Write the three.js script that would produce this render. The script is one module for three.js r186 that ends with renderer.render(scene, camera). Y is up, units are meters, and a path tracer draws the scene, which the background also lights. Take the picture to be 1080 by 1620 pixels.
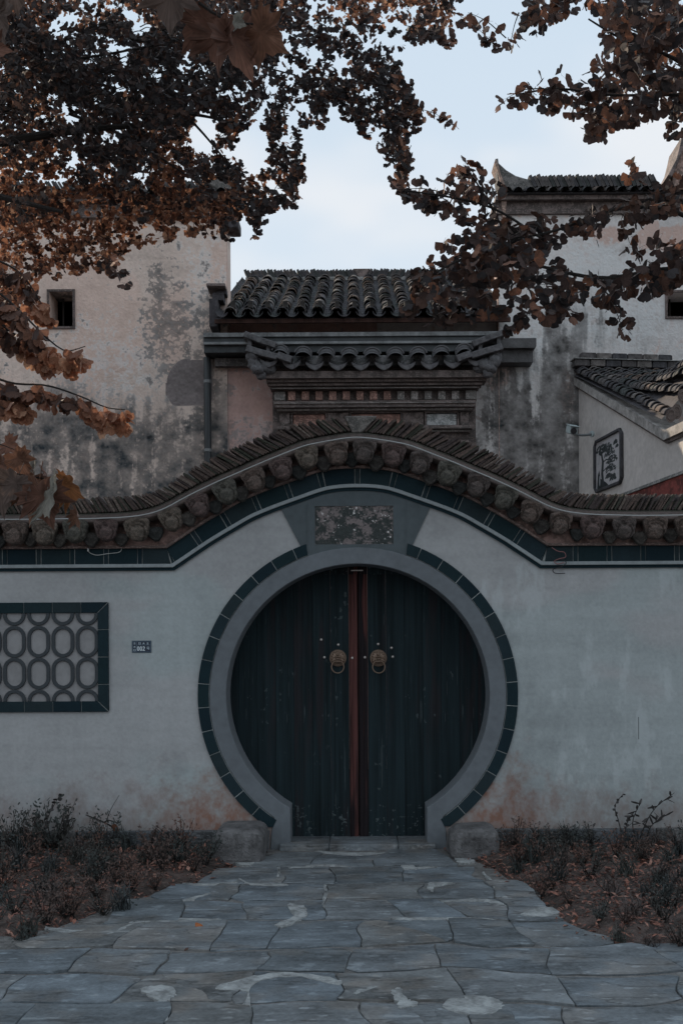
import * as THREE from 'three';
import { RoundedBoxGeometry } from 'three/addons/geometries/RoundedBoxGeometry.js';
import { mergeGeometries } from 'three/addons/utils/BufferGeometryUtils.js';

// ---------------------------------------------------------------- camera, sky, sun, exposure
const EYE = 1.6, CAMD = 9, F = 1800, PX = 565.5, PY = 1025, ROLL = 0.006;
const scene = new THREE.Scene();
const camera = new THREE.PerspectiveCamera(2 * Math.atan(810 / F) * 180 / Math.PI, 1080 / 1620, 0.1, 400);
camera.position.set(0, EYE, CAMD);
camera.rotation.set(0, 0, -ROLL);
camera.setViewOffset(1080, 1620, 540 - PX, 810 - PY, 1080, 1620);
const renderer = new THREE.WebGLRenderer({ antialias: true });
renderer.setSize(682, 1024);
renderer.toneMapping = THREE.LinearToneMapping;
renderer.toneMappingExposure = 1;
renderer.shadowMap.enabled = true;
const SUN = new THREE.Vector3(-0.55, 0.56, -0.67).normalize();
const sun = new THREE.DirectionalLight(new THREE.Color().setRGB(1, 0.82, 0.63), 5);
sun.position.copy(SUN.clone().multiplyScalar(40)); sun.castShadow = true; sun.shadow.radius = 1.2;
Object.assign(sun.shadow.camera, { left: -16, right: 16, top: 16, bottom: -16, near: 1, far: 90 });
sun.shadow.mapSize.set(4096, 4096);
scene.add(sun); scene.add(sun.target);

// ---------------------------------------------------------------- random numbers and noise
const rng = (s) => () => { s |= 0; s = s + 0x6D2B79F5 | 0; let t = Math.imul(s ^ s >>> 15, 1 | s); t = t + Math.imul(t ^ t >>> 7, 61 | t) ^ t; return ((t ^ t >>> 14) >>> 0) / 4294967296; };
const R = rng(20240);
const rr = (a, b) => a + (b - a) * R();
const clamp = (x, a = 0, b = 1) => x < a ? a : x > b ? b : x;
const lerp = (a, b, t) => a + (b - a) * t;
const sstep = (a, b, x) => { const t = clamp((x - a) / (b - a)); return t * t * (3 - 2 * t); };
const GRID = (() => { const g = new Float32Array(256 * 256), r = rng(7); for (let i = 0; i < g.length; i++) g[i] = r(); return g; })();
function vn(x, y, p = 256, s = 0) {               // value noise, periodic with p (<= 256)
  let xi = Math.floor(x), yi = Math.floor(y); const fx = x - xi, fy = y - yi;
  xi = ((xi % p) + p) % p; yi = ((yi % p) + p) % p; const x1 = (xi + 1) % p, y1 = (yi + 1) % p;
  const o = (s * 37) & 255, q = (s * 91) & 255;
  const a = GRID[((yi + q & 255) << 8) + (xi + o & 255)], b = GRID[((yi + q & 255) << 8) + (x1 + o & 255)], c = GRID[((y1 + q & 255) << 8) + (xi + o & 255)], d = GRID[((y1 + q & 255) << 8) + (x1 + o & 255)];
  const u = fx * fx * (3 - 2 * fx), v = fy * fy * (3 - 2 * fy);
  return a + (b - a) * u + (c - a) * v + (a - b - c + d) * u * v;
}
function fbm(x, y, oct, s = 0, p = 256) {
  let a = 0, w = 0.5, t = 0;
  for (let i = 0; i < oct; i++) { a += w * vn(x, y, Math.min(p, 256), s + i); t += w; x *= 2; y *= 2; p *= 2; w *= 0.55; }
  return a / t;
}
const enc = (x) => { x = clamp(x); return 255 * (x <= 0.0031308 ? 12.92 * x : 1.055 * Math.pow(x, 1 / 2.4) - 0.055); };
const dec = (c) => { c /= 255; return c <= 0.04045 ? c / 12.92 : Math.pow((c + 0.055) / 1.055, 2.4); };
function tex(w, h, fn, srgb = true, wrap = THREE.RepeatWrapping) {   // fn(u, v) -> linear colour, v up
  const d = new Uint8Array(w * h * 4);
  for (let j = 0, o = 0; j < h; j++) for (let i = 0; i < w; i++, o += 4) {
    const c = fn((i + 0.5) / w, (j + 0.5) / h);
    if (srgb) { d[o] = enc(c[0]); d[o + 1] = enc(c[1]); d[o + 2] = enc(c[2]); } else { d[o] = d[o + 1] = d[o + 2] = 255 * clamp(c); }
    d[o + 3] = 255;
  }
  const t = new THREE.DataTexture(d, w, h, THREE.RGBAFormat, THREE.UnsignedByteType);
  t.magFilter = THREE.LinearFilter; t.minFilter = THREE.LinearMipmapLinearFilter; t.generateMipmaps = true;
  t.wrapS = t.wrapT = wrap; if (srgb) t.colorSpace = THREE.SRGBColorSpace; t.needsUpdate = true;
  return t;
}
const rep = (t, sx, sy = sx) => { const c = t.clone(); c.repeat.set(1 / sx, 1 / sy); c.needsUpdate = true; return c; };

// the sky: a pale, thinly clouded afternoon sky
{
  const w = 1024, h = 512, d = new Float32Array(w * h * 4);
  for (let j = 0; j < h; j++) for (let i = 0; i < w; i++) {
    const el = ((j + 0.5) / h - 0.5) * Math.PI, az = (i + 0.5) / w;
    const e = Math.max(0, Math.sin(el)), o = (j * w + i) * 4;
    const k = 1 - Math.exp(-e * 1.7);
    let c = [lerp(0.87, 0.44, k), lerp(0.92, 0.61, k), lerp(0.97, 0.79, k)];
    const yy = 1 / (e + 0.25);
    const n = fbm(az * 24, yy * 4.5 + 3, 5, 3, 24) * 0.6 + fbm(az * 8, yy * 2 + 9, 4, 8, 8) * 0.4;
    const cl = sstep(0.42, 0.60, n) * 0.9;
    c = [lerp(c[0], 0.84, cl), lerp(c[1], 0.87, cl), lerp(c[2], 0.91, cl)];
    if (el < 0) c = [0.16, 0.16, 0.16];
    d[o] = c[0]; d[o + 1] = c[1]; d[o + 2] = c[2]; d[o + 3] = 1;
  }
  const t = new THREE.DataTexture(d, w, h, THREE.RGBAFormat, THREE.FloatType);
  t.mapping = THREE.EquirectangularReflectionMapping; t.magFilter = THREE.LinearFilter; t.wrapS = THREE.RepeatWrapping; t.needsUpdate = true;
  scene.background = t; scene.environment = t;
}

// ---------------------------------------------------------------- helpers
const V3 = (x, y, z) => new THREE.Vector3(x, y, z);
function at(px, py, d = CAMD) {                    // the point that the photograph's pixel shows, d metres in front of the camera
  const a = px - PX, b = py - PY, c = Math.cos(ROLL), s = Math.sin(ROLL);
  return V3((a * c - b * s) * d / F, EYE - (a * s + b * c) * d / F, CAMD - d);
}
function onGround(px, py, y = 0) { const q = at(px, py, 1), d = (EYE - y) / (EYE - q.y); return at(px, py, d); }
function toPx(p) { const d = CAMD - p.z, x = p.x * F / d, y = (EYE - p.y) * F / d, c = Math.cos(ROLL), s = Math.sin(ROLL); return [PX + x * c + y * s, PY - x * s + y * c, d]; }
function inFrame(p, m = 0) { const q = toPx(p); return q[2] > 0.2 && q[0] > -m && q[0] < 1080 + m && q[1] > -m && q[1] < 1620 + m; }
const used = new Map();
function numbered(n) { const k = used.get(n) ?? 0; used.set(n, k + 1); return k ? n + '_' + String(k).padStart(3, '0') : n; }
function tag(o, label, category, group, kind) { Object.assign(o.userData, { label, category }); if (group) o.userData.group = group; if (kind) o.userData.kind = kind; return o; }
function thing(name, label, category, pos = [0, 0, 0], turn = 0, group) {
  const o = new THREE.Group(); o.name = numbered(name); scene.add(o); o.position.set(...pos); o.rotation.y = turn;
  return tag(o, label, category, group);
}
function mesh(name, geo, m, parent = scene) { const o = new THREE.Mesh(geo, m); o.name = parent === scene ? numbered(name) : name; o.castShadow = o.receiveShadow = true; parent.add(o); return o; }
function part(name, parent) { const o = new THREE.Group(); o.name = name; parent.add(o); return o; }
function boxUV(g, ox = 0, oy = 0) {                // uv in metres from the piece's own axes
  if (g.index) g = g.toNonIndexed();
  const p = g.attributes.position, n = p.count, uv = new Float32Array(n * 2), a = V3(0, 0, 0), b = V3(0, 0, 0), c = V3(0, 0, 0);
  for (let i = 0; i < n; i += 3) {
    a.fromBufferAttribute(p, i); b.fromBufferAttribute(p, i + 1).sub(a); c.fromBufferAttribute(p, i + 2).sub(a); b.cross(c);
    const x = Math.abs(b.x), y = Math.abs(b.y), z = Math.abs(b.z);
    for (let k = 0; k < 3; k++) { const X = p.getX(i + k), Y = p.getY(i + k), Z = p.getZ(i + k), o = (i + k) * 2;
      if (z >= x && z >= y) { uv[o] = X; uv[o + 1] = Y; } else if (y >= x) { uv[o] = X; uv[o + 1] = Z; } else { uv[o] = Z; uv[o + 1] = Y; }
      uv[o] += ox; uv[o + 1] += oy; }
  }
  g.setAttribute('uv', new THREE.BufferAttribute(uv, 2)); return g;
}
const inside = (pts, x, y) => { let c = false; for (let i = 0, j = pts.length - 1; i < pts.length; j = i++) { const [a, b] = pts[i], [d, e] = pts[j]; if ((b > y) !== (e > y) && x < (d - a) * (y - b) / (e - b) + a) c = !c; } return c; };
class MB {
  constructor() { this.g = []; }
  add(g, m) { g = g.index ? g.toNonIndexed() : g.clone(); if (m) g.applyMatrix4(m); for (const k of Object.keys(g.attributes)) if (!['position', 'normal', 'uv'].includes(k)) g.deleteAttribute(k); if (!g.attributes.normal) g.computeVertexNormals(); if (!g.attributes.uv) g = boxUV(g); this.g.push(g); return this; }
  box(x0, x1, y0, y1, z0, z1) { return this.add(boxUV(new THREE.BoxGeometry(x1 - x0, y1 - y0, z1 - z0).translate((x0 + x1) / 2, (y0 + y1) / 2, (z0 + z1) / 2))); }
  geo() { return mergeGeometries(this.g, false); }
  build(name, m, parent) { return mesh(name, this.geo(), m, parent); }
}
const boxG = (x0, x1, y0, y1, z0, z1, b = 0) => {
  const w = x1 - x0, h = y1 - y0, d = z1 - z0;
  const g = b ? new RoundedBoxGeometry(w, h, d, 1, Math.min(b, w * .45, h * .45, d * .45)) : new THREE.BoxGeometry(w, h, d);
  return boxUV(g.translate((x0 + x1) / 2, (y0 + y1) / 2, (z0 + z1) / 2));
};
const extr = (shape, z0, z1, bevel = 0, curve = 10) => boxUV(new THREE.ExtrudeGeometry(shape, bevel ? { depth: z1 - z0 - bevel, bevelEnabled: true, bevelSize: bevel, bevelThickness: bevel, bevelOffset: -bevel, bevelSegments: 1, curveSegments: curve } : { depth: z1 - z0, bevelEnabled: false, curveSegments: curve }).translate(0, 0, z0));
const poly = (pts) => new THREE.Shape(pts.map((p) => new THREE.Vector2(p[0], p[1])));
const M4 = (x, y, z, rx = 0, ry = 0, rz = 0, s = 1) => new THREE.Matrix4().compose(V3(x, y, z), new THREE.Quaternion().setFromEuler(new THREE.Euler(rx, ry, rz)), V3(s, s, s));
const tube = (pts, r, seg = pts.length * 3, rad = 5) => new THREE.TubeGeometry(new THREE.CatmullRomCurve3(pts), seg, r, rad);
function twig(pts, r0, r1, rad = 4) {              // a tapering branch
  const c = new THREE.CatmullRomCurve3(pts), n = Math.max(4, pts.length * 3), g = new THREE.TubeGeometry(c, n, 1, rad), p = g.attributes.position, q = V3(0, 0, 0), v = V3(0, 0, 0);
  for (let i = 0; i <= n; i++) { c.getPointAt(i / n, q); const r = lerp(r0, r1, i / n); for (let j = 0; j <= rad; j++) { const k = i * (rad + 1) + j; v.fromBufferAttribute(p, k).sub(q).multiplyScalar(r).add(q); p.setXYZ(k, v.x, v.y, v.z); } }
  return g;
}
// polylines in the plane of the wall
function offset(pts, d) {
  return pts.map((p, i) => {
    const a = pts[Math.max(0, i - 1)], b = pts[Math.min(pts.length - 1, i + 1)];
    let t1 = [p[0] - a[0], p[1] - a[1]], t2 = [b[0] - p[0], b[1] - p[1]];
    if (i === 0) t1 = t2; if (i === pts.length - 1) t2 = t1;
    const l1 = Math.hypot(...t1), l2 = Math.hypot(...t2), n1 = [-t1[1] / l1, t1[0] / l1], n2 = [-t2[1] / l2, t2[0] / l2];
    const m = [n1[0] + n2[0], n1[1] + n2[1]], l = Math.hypot(...m), k = d / (l / 2 * l) ;
    return [p[0] + m[0] * k, p[1] + m[1] * k];
  });
}
const ribbon = (A, B) => poly([...A, ...[...B].reverse()]);
function walker(pts) {                             // position and tangent at arc length s from the start
  const L = [0]; for (let i = 1; i < pts.length; i++) L.push(L[i - 1] + Math.hypot(pts[i][0] - pts[i - 1][0], pts[i][1] - pts[i - 1][1]));
  const f = (s) => { let i = 1; while (i < pts.length - 1 && L[i] < s) i++; const t = (s - L[i - 1]) / (L[i] - L[i - 1]), a = pts[i - 1], b = pts[i]; return { x: lerp(a[0], b[0], t), y: lerp(a[1], b[1], t), ang: Math.atan2(b[1] - a[1], b[0] - a[0]) }; };
  f.len = L[L.length - 1]; f.L = L; return f;
}
function curveY(k) {                               // smooth symmetric curve through [dx, y] pixel knots -> y in metres at x in metres
  return (x) => { const q = Math.abs(x) * 200; let i = 0; while (i < k.length - 2 && k[i + 1][0] < q) i++;
    const p = (j) => k[clamp(j, 0, k.length - 1)], a = p(i), b = p(i + 1), z = i === 0 ? [-k[1][0], k[1][1]] : p(i - 1), e = p(i + 2), t = clamp((q - a[0]) / (b[0] - a[0])), h = b[0] - a[0];
    const m1 = i === 0 ? 0 : (b[1] - z[1]) / (b[0] - z[0]) * h, m2 = e === b ? 0 : (e[1] - a[1]) / (e[0] - a[0]) * h, t2 = t * t, t3 = t2 * t;
    const y = (2 * t3 - 3 * t2 + 1) * a[1] + (t3 - 2 * t2 + t) * m1 + (-2 * t3 + 3 * t2) * b[1] + (t3 - t2) * m2;
    return EYE + (PY - y) / 200; };
}

// ---------------------------------------------------------------- materials
const KE = [0.27, 0.315, 0.36];
const alb = (r, g, b, k = 1) => [dec(r) / KE[0] / k, dec(g) / KE[1] / k, dec(b) / KE[2] / k];
const col = (c) => new THREE.Color().setRGB(...c.map((x) => clamp(x)));
const mottle = tex(512, 512, (u, v) => { const a = fbm(u * 8, v * 8, 6, 1, 8), b = fbm(u * 32, v * 32, 4, 5, 32), k = 0.72 + 0.56 * (a - 0.5) * 2.0 + 0.5 * (b - 0.5); return [k, k, k].map((x) => clamp(x * 0.85, 0.05, 1)); });
const soft = tex(512, 512, (u, v) => { const a = fbm(u * 5, v * 5, 5, 171, 5), b = fbm(u * 40, v * 40, 4, 175, 40), k = 0.84 + 0.22 * (a - 0.5) + 0.26 * (b - 0.5); return [k, k, k]; });
const blotch = tex(512, 512, (u, v) => { const a = fbm(u * 6, v * 6, 6, 11, 6), b = fbm(u * 40, v * 40, 4, 15, 40), s = sstep(0.42, 0.62, a * 0.6 + b * 0.4), l = sstep(0.62, 0.72, b) * 0.35; const k = lerp(0.38, 0.82, s) + l; return [k, k * lerp(1.03, 0.98, s), k * lerp(1.02, 0.98, s)]; });
const rough1 = tex(512, 512, (u, v) => 0.55 * fbm(u * 10, v * 10, 6, 21, 10) + 0.45 * fbm(u * 48, v * 48, 3, 25, 48), false);
const grainT = tex(512, 1024, (u, v) => { const a = fbm(u * 60, v * 4, 4, 31, 4 * 15), b = fbm(u * 12, v * 2, 3, 33, 12); const k = 0.55 + 0.7 * (a - 0.5) + 0.6 * (b - 0.5); return [k, k, k].map((x) => clamp(x, 0.05, 1)); });
function mat(c, { map = mottle, s = 0.7, sy, rough = 0.9, bump = rough1, bs = 0.004, ...o } = {}) {
  const m = new THREE.MeshStandardMaterial({ color: col(c), roughness: rough, side: THREE.DoubleSide, ...o });
  if (map) m.map = rep(map, s, sy ?? s); if (bump) { m.bumpMap = rep(bump, s * 0.8); m.bumpScale = bs; }
  return m;
}
const dull = (m) => new THREE.MeshPhysicalMaterial({ color: m.color, map: m.map, bumpMap: m.bumpMap, bumpScale: m.bumpScale, roughness: .85, specularIntensity: .35, side: THREE.DoubleSide });
const darkTile = [[.012, .030, .039], [.015, .034, .043], [.018, .036, .044], [.011, .027, .037], [.020, .038, .048], [.014, .033, .040], [.024, .040, .047]].map((c) => dull(mat(c, { map: soft, bs: 0.002, s: 0.5 })));
const grout = mat([0.42, 0.46, 0.46], { bs: 0.001 });
const stripLight = mat([0.33, 0.38, 0.40], { map: soft, bs: 0.002 });
const surroundM = mat([0.165, 0.19, 0.212], { map: soft, bs: 0.001, s: 1.6 });
const tympM = mat([0.095, 0.12, 0.133], { map: soft, bs: 0.001, s: 1.6 });
const pinkM = mat([0.33, 0.225, 0.20], { map: blotch, s: 0.8 });
const ridgeM = [[0.115, 0.086, 0.076], [0.062, 0.066, 0.050], [0.155, 0.112, 0.096], [0.090, 0.070, 0.068], [0.22, 0.18, 0.155]].map((c) => mat(c, { s: 0.25, bs: 0.003 }));
const capM = [[0.19, 0.145, 0.125], [0.145, 0.12, 0.112], [0.21, 0.175, 0.145], [0.145, 0.14, 0.12], [0.175, 0.125, 0.118]].map((c) => mat(c, { map: blotch, s: 0.13, bs: 0.012 }));
const dripM = [[0.09, 0.085, 0.08], [0.055, 0.06, 0.06], [0.13, 0.12, 0.11]].map((c) => mat(c, { map: blotch, s: 0.2, bs: 0.006 }));
const roofM = [[0.10, 0.10, 0.11], [0.135, 0.125, 0.125], [0.075, 0.085, 0.085], [0.20, 0.15, 0.125], [0.24, 0.22, 0.21], [0.09, 0.085, 0.095]].map((c) => mat(c, { s: 0.35, bs: 0.004 }));
const pickRoof = () => roofM[[0, 0, 0, 1, 1, 2, 2, 3, 4, 5, 5][Math.floor(R() * 11)]];
const roomM = mat([0.22, 0.205, 0.19], { bs: 0.003 });
const timberM = mat([0.060, 0.054, 0.050], { map: grainT, s: 0.6, bs: 0.002 });
// ---------------------------------------------------------------- the ground
const soilM = mat([0.11, 0.08, 0.07], { map: blotch, s: 1.1, bs: 0.03 });
{
  const g = new THREE.PlaneGeometry(160, 160, 1, 1).rotateX(-Math.PI / 2); mesh('ground', boxUV(g.translate(0, -0.03, 0)), soilM).userData.kind = 'structure';
}
const bedEdgeL = [[415, 1350], [330, 1395], [200, 1430], [80, 1475], [-60, 1492]].map(([x, y]) => onGround(x, y));
const bedEdgeR = [[715, 1350], [782, 1378], [850, 1430], [945, 1497], [1130, 1502]].map(([x, y]) => onGround(x, y));
function bed(name, edge, side) {                   // a low mound of soil between path, alley and wall
  const far = side * 6, zf = edge[edge.length - 1].z, nx = 70, nz = 36, pos = [], idx = [];
  const edgeX = (z) => { for (let i = 1; i < 4; i++) if (z <= edge[i].z) { const t = clamp((z - edge[i - 1].z) / (edge[i].z - edge[i - 1].z)); return lerp(edge[i - 1].x, edge[i].x, t); } return edge[3].x; };
  for (let j = 0; j <= nz; j++) for (let i = 0; i <= nx; i++) {
    const z = lerp(0.0, zf, j / nz), x0 = edgeX(z), t = i / nx, x = lerp(x0, far, t * t * 0.3 + t * 0.7) + (i === 0 ? (vn(z * 9, side * 7) - .5) * 0.06 : 0);
    const e = Math.min(Math.abs(x - x0), Math.abs(zf - z));
    pos.push(x, -0.01 + 0.06 * sstep(0, 0.25, e) + 0.05 * (fbm(x * 4, z * 4, 4, 2) - 0.4) * sstep(0, 0.12, e), z);
  }
  for (let j = 0; j < nz; j++) for (let i = 0; i < nx; i++) { const a = j * (nx + 1) + i, b = a + 1, c = a + nx + 1, d = c + 1; side > 0 ? idx.push(a, c, b, b, c, d) : idx.push(a, b, c, b, d, c); }
  const g = new THREE.BufferGeometry(); g.setAttribute('position', new THREE.Float32BufferAttribute(pos, 3)); g.setIndex(idx); g.computeVertexNormals();
  const uv = []; for (let i = 0; i < pos.length; i += 3) uv.push(pos[i], pos[i + 2]); g.setAttribute('uv', new THREE.Float32BufferAttribute(uv, 2));
  mesh(name, g, soilM).userData.kind = 'structure';
  return { edgeX, zf, side };
}
const bedL = bed('left_planting_bed', bedEdgeL, -1), bedR = bed('right_planting_bed', bedEdgeR, 1);
const bedY = (x, z, B) => { const e = Math.min(Math.abs(x - B.edgeX(z)), Math.abs(B.zf - z)); return -0.01 + 0.06 * sstep(0, 0.25, e) + 0.05 * (fbm(x * 4, z * 4, 4, 2) - 0.4) * sstep(0, 0.12, e); };

// the stone path: a sheet of pale mortar, flagstones set into it one by one
const slateT = tex(1024, 1024, (u, v) => {
  const a = fbm(u * 6, v * 6, 6, 41, 6), l = fbm(u * 5 + a * 0.6, v * 40 + a * 2, 4, 44, 40), f = fbm(u * 90, v * 90, 3, 47, 90), c = fbm(u * 4, v * 4, 4, 49, 4);
  let k = 0.62 + 0.85 * (a - 0.5) + 0.34 * (l - 0.5) + 0.36 * (f - 0.5); const br = sstep(0.50, 0.68, c); k *= 1 - 0.5 * sstep(.035, .0, Math.abs(fbm(u * 3 + l * .3, v * 7, 4, 56, 3) - .5)) * sstep(.4, .6, c);
  const sp = sstep(0.64, 0.80, fbm(u * 14, v * 24, 5, 52, 14)) * 0.5; k = clamp(k + sp, 0.12, 1.2);
  return [k * lerp(0.84, 0.92, br), k * lerp(0.90, 0.88, br), k * lerp(0.95, 0.85, br)].map((x) => clamp(x, 0, 1));
});
const slateB = tex(1024, 1024, (u, v) => { const a = fbm(u * 5, v * 5, 5, 61, 5), l = fbm(u * 6 + a, v * 44 + a * 3, 4, 64, 44); return 0.5 * a + 0.35 * l + 0.15 * fbm(u * 100, v * 100, 2, 67, 100); }, false);
const slateM = [[0.255, 0.275, 0.285], [0.205, 0.228, 0.24], [0.285, 0.30, 0.305], [0.255, 0.26, 0.255], [0.235, 0.265, 0.285]].map((c) => { const m = mat(c, { map: slateT, s: 1.3, rough: 0.72, bump: null }); m.bumpMap = rep(slateB, 1.3); m.bumpScale = 0.014; return m; });
const mortarM = mat([0.43, 0.46, 0.465], { map: mottle, s: 0.5, bs: 0.012 });
const mortarDark = mat([0.23, 0.23, 0.225], { map: mottle, s: 0.5, bs: 0.012 });
const path = new THREE.Group(); path.name = 'stone_path'; path.userData.kind = 'structure'; scene.add(path);
{
  const pts = [...bedEdgeL.slice(0, 4).map((p) => [p.x, p.z]), [-7, 2.75], [-7, 8.5], [7, 8.5], [7, 2.85], ...bedEdgeR.slice(0, 4).reverse().map((p) => [p.x, p.z]), [0.72, -0.3], [-0.72, -0.3]];
  mesh('mortar_bed', extr(poly(pts.map(([x, z]) => [x, -z])), -0.05, 0.012).rotateX(-Math.PI / 2), mortarDark, path);
  const rows = [
    [1351, 1376, [418, 497, 602, 712]], [1377, 1402, [336, 441, 524, 640, 764]], [1403.5, 1429, [262, 372, 515, 681, 786, 846]],
    [1431, 1461, [172, 275, 382, 511, 621, 722, 806, 884]], [1463.5, 1502, [66, 205, 341, 432, 562, 714, 830, 945]],
    [1506, 1546, [-290, -150, -10, 128, 266, 420, 548, 690, 868, 1050, 1240, 1400]], [1550, 1592, [-320, -130, 34, 208, 398, 530, 722, 906, 1080, 1290, 1450]],
    [1597, 1652, [-380, -160, 40, 262, 395, 575, 760, 912, 1130, 1330, 1500]], [1658, 1740, [-500, -250, -30, 190, 430, 640, 880, 1120, 1380, 1640]], [1748, 1880, [-700, -350, -60, 250, 560, 850, 1150, 1500, 1900]],
    [1890, 2100, [-1000, -500, -80, 300, 700, 1100, 1600, 2200]], [2115, 2500, [-1400, -700, -100, 400, 900, 1500, 2100, 2800]]];
  const wob = (x, z, s) => (fbm(x * 1.7 + s, z * 1.7, 3, 6) - 0.5) * 0.28;
  rows.forEach(([y0, y1, xs], ri) => {
    for (let i = 0; i + 1 < xs.length; i++) {
      const g = 0.0025, q = [[xs[i], y0], [xs[i + 1], y0], [xs[i + 1], y1], [xs[i], y1]];
      // joints run towards the wall in world space: x is taken at the middle of the row
      const ym = (y0 + y1) / 2, xa = onGround(xs[i], ym).x, xb = onGround(xs[i + 1], ym).x, z0 = onGround(565, y0).z, z1 = onGround(565, y1).z;
      let c = [[xa, z0], [xb, z0], [xb, z1], [xa, z1]];
      if (ri < 5 && i === 0) { c[0][0] += 0.07; c[3][0] -= 0.09; } if (ri < 5 && i === xs.length - 2) { c[1][0] -= 0.05; c[2][0] += 0.06; }
      const sk = (k) => ((vn(k * 3.7 + ri * 11.3, ri * 5.1, 256, 9) - 0.5) * 0.11); c[0][0] += sk(i); c[3][0] -= sk(i); c[1][0] += sk(i + 1); c[2][0] -= sk(i + 1);
      // a few corners are broken off, where the mortar shows wider
      const out = [];
      for (let k = 0; k < 4; k++) {
        const A = c[k], B = c[(k + 1) % 4], P = c[(k + 3) % 4]; const chip = R() < 0.16 ? rr(0.03, 0.08) : rr(0.002, 0.010);
        const d1 = [P[0] - A[0], P[1] - A[1]], d2 = [B[0] - A[0], B[1] - A[1]], l1 = Math.hypot(...d1), l2 = Math.hypot(...d2);
        out.push([A[0] + d1[0] / l1 * chip, A[1] + d1[1] / l1 * chip * 0.7], [A[0] + d2[0] / l2 * chip, A[1] + d2[1] / l2 * chip]);
        const n = Math.max(3, Math.round(l2 / 0.07));
        for (let j = 1; j < n; j++) { const t = j / n; if (t * l2 > chip && (1 - t) * l2 > 0.08) out.push([A[0] + d2[0] * t, A[1] + d2[1] * t]); }
      }
      const cx = (c[0][0] + c[1][0]) / 2, cz = (z0 + z1) / 2;
      const pts2 = out.map(([x, z]) => { const X = x + wob(x, z, 3), Z = z + wob(x + 9, z, 7); return [cx + (X - cx) * (1 - g / Math.abs(xb - xa) * 2) - cx, -(cz + (Z - cz) * (1 - g / (z1 - z0) * 2) - cz)]; });
      const top = rr(0.019, 0.030);
      // some slabs are cracked across
      let pieces = [pts2]; if (R() < 0.14) { const n = pts2.length, a = Math.floor(n * rr(.08, .2)), b = Math.floor(n * rr(.52, .72)), A = pts2[a], B = pts2[b], seam = []; const L = Math.hypot(B[0] - A[0], B[1] - A[1]), k = Math.max(3, Math.round(L / .06)); for (let j = 1; j < k; j++) { const t = j / k, w = (vn(j * .9 + ri * 7, i * 3.3) - .5) * .09; seam.push([lerp(A[0], B[0], t) - (B[1] - A[1]) / L * w, lerp(A[1], B[1], t) + (B[0] - A[0]) / L * w]); } const e = 0.0022, nx = -(B[1] - A[1]) / L * e, ny = (B[0] - A[0]) / L * e; pieces = [[...pts2.slice(a, b + 1), ...[...seam].reverse().map(([x, y]) => [x - nx, y - ny])], [...pts2.slice(b), ...pts2.slice(0, a + 1), ...seam.map(([x, y]) => [x + nx, y + ny])]]; }
      for (const pc of pieces) {
      const geo = boxUV(extr(poly(pc), -0.05, top + rr(-.002, .002), 0.004), R() * 9, R() * 9).rotateX(-Math.PI / 2);
      const m = mesh('flagstone', geo, slateM[Math.floor(R() * 5)], path); m.position.set(cx, 0, cz); m.rotation.set(rr(-.009, .009), 0, rr(-.009, .009));
      }
    }
  });
  // pale cement smeared over joints and broken corners
  const smear = (pts, seed) => {
    const P = pts.map(([x, y]) => onGround(x, y)), cx = P.reduce((a, p) => a + p.x, 0) / P.length, cz = P.reduce((a, p) => a + p.z, 0) / P.length;
    const c = new THREE.CatmullRomCurve3(P.map((p) => V3(p.x - cx, -(p.z - cz), 0)), true, 'centripetal'), q = c.getPoints(pts.length * 6).slice(0, -1).map((p, i) => [p.x + (vn(i * 1.3 + seed, 3) - .5) * 0.025, p.y + (vn(i * 1.7, seed) - .5) * 0.03]);
    const m = mesh('mortar_patch', boxUV(extr(poly(q), -0.02, 0.0255 + (seed % 5) * 0.0009, 0.001), seed, 0).rotateX(-Math.PI / 2), mortarM, path); m.position.set(cx, 0, cz);
  };
  const line = (pts, w, seed) => { const n = pts.length, up = [], dn = []; for (let i = 0; i < n; i++) { const k = w * rr(0.35, 1.1) * (i === 0 || i === n - 1 ? 0.4 : 1); up.push([pts[i][0] + k * .5, pts[i][1] - k]); dn.push([pts[i][0] - k * .5, pts[i][1] + k]); } smear([...up, ...dn.reverse()], seed); };
  smear([[228, 1570], [262, 1567], [280, 1580], [266, 1592], [262, 1625], [250, 1625], [252, 1592], [234, 1585]], 1);
  smear([[700, 1596], [738, 1584], [780, 1588], [796, 1600], [770, 1614], [722, 1612]], 2);
  smear([[456, 1436], [478, 1440], [487, 1452], [470, 1464], [446, 1474], [436, 1470], [462, 1458]], 3);
  smear([[620, 1576], [632, 1572], [645, 1590], [660, 1598], [634, 1604], [628, 1594]], 4);
  smear([[340, 1572], [400, 1552], [460, 1546], [540, 1560], [536, 1566], [462, 1552], [404, 1562], [392, 1612], [380, 1614], [386, 1574]], 5);
  line([[72, 1474], [120, 1482], [180, 1478], [215, 1462], [260, 1442], [300, 1428], [332, 1420]], 3.5, 6);
  line([[148, 1492], [185, 1480], [225, 1464], [285, 1462], [350, 1462]], 2.6, 7);
  line([[290, 1404], [330, 1406], [372, 1402], [378, 1397], [400, 1405], [452, 1406]], 2.4, 8);
  line([[440, 1378], [442, 1388], [437, 1400]], 2.5, 9);
  line([[514, 1406], [517, 1420], [511, 1432], [514, 1440]], 2.2, 10);
  line([[610, 1378], [642, 1379], [690, 1377]], 2.2, 11); smear([[640, 1368], [652, 1374], [660, 1380], [636, 1381]], 12);
  line([[764, 1386], [778, 1402], [786, 1416], [806, 1432], [830, 1446], [860, 1452]], 4.0, 13);
  smear([[830, 1444], [868, 1442], [884, 1452], [850, 1458], [826, 1456]], 14);
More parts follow.
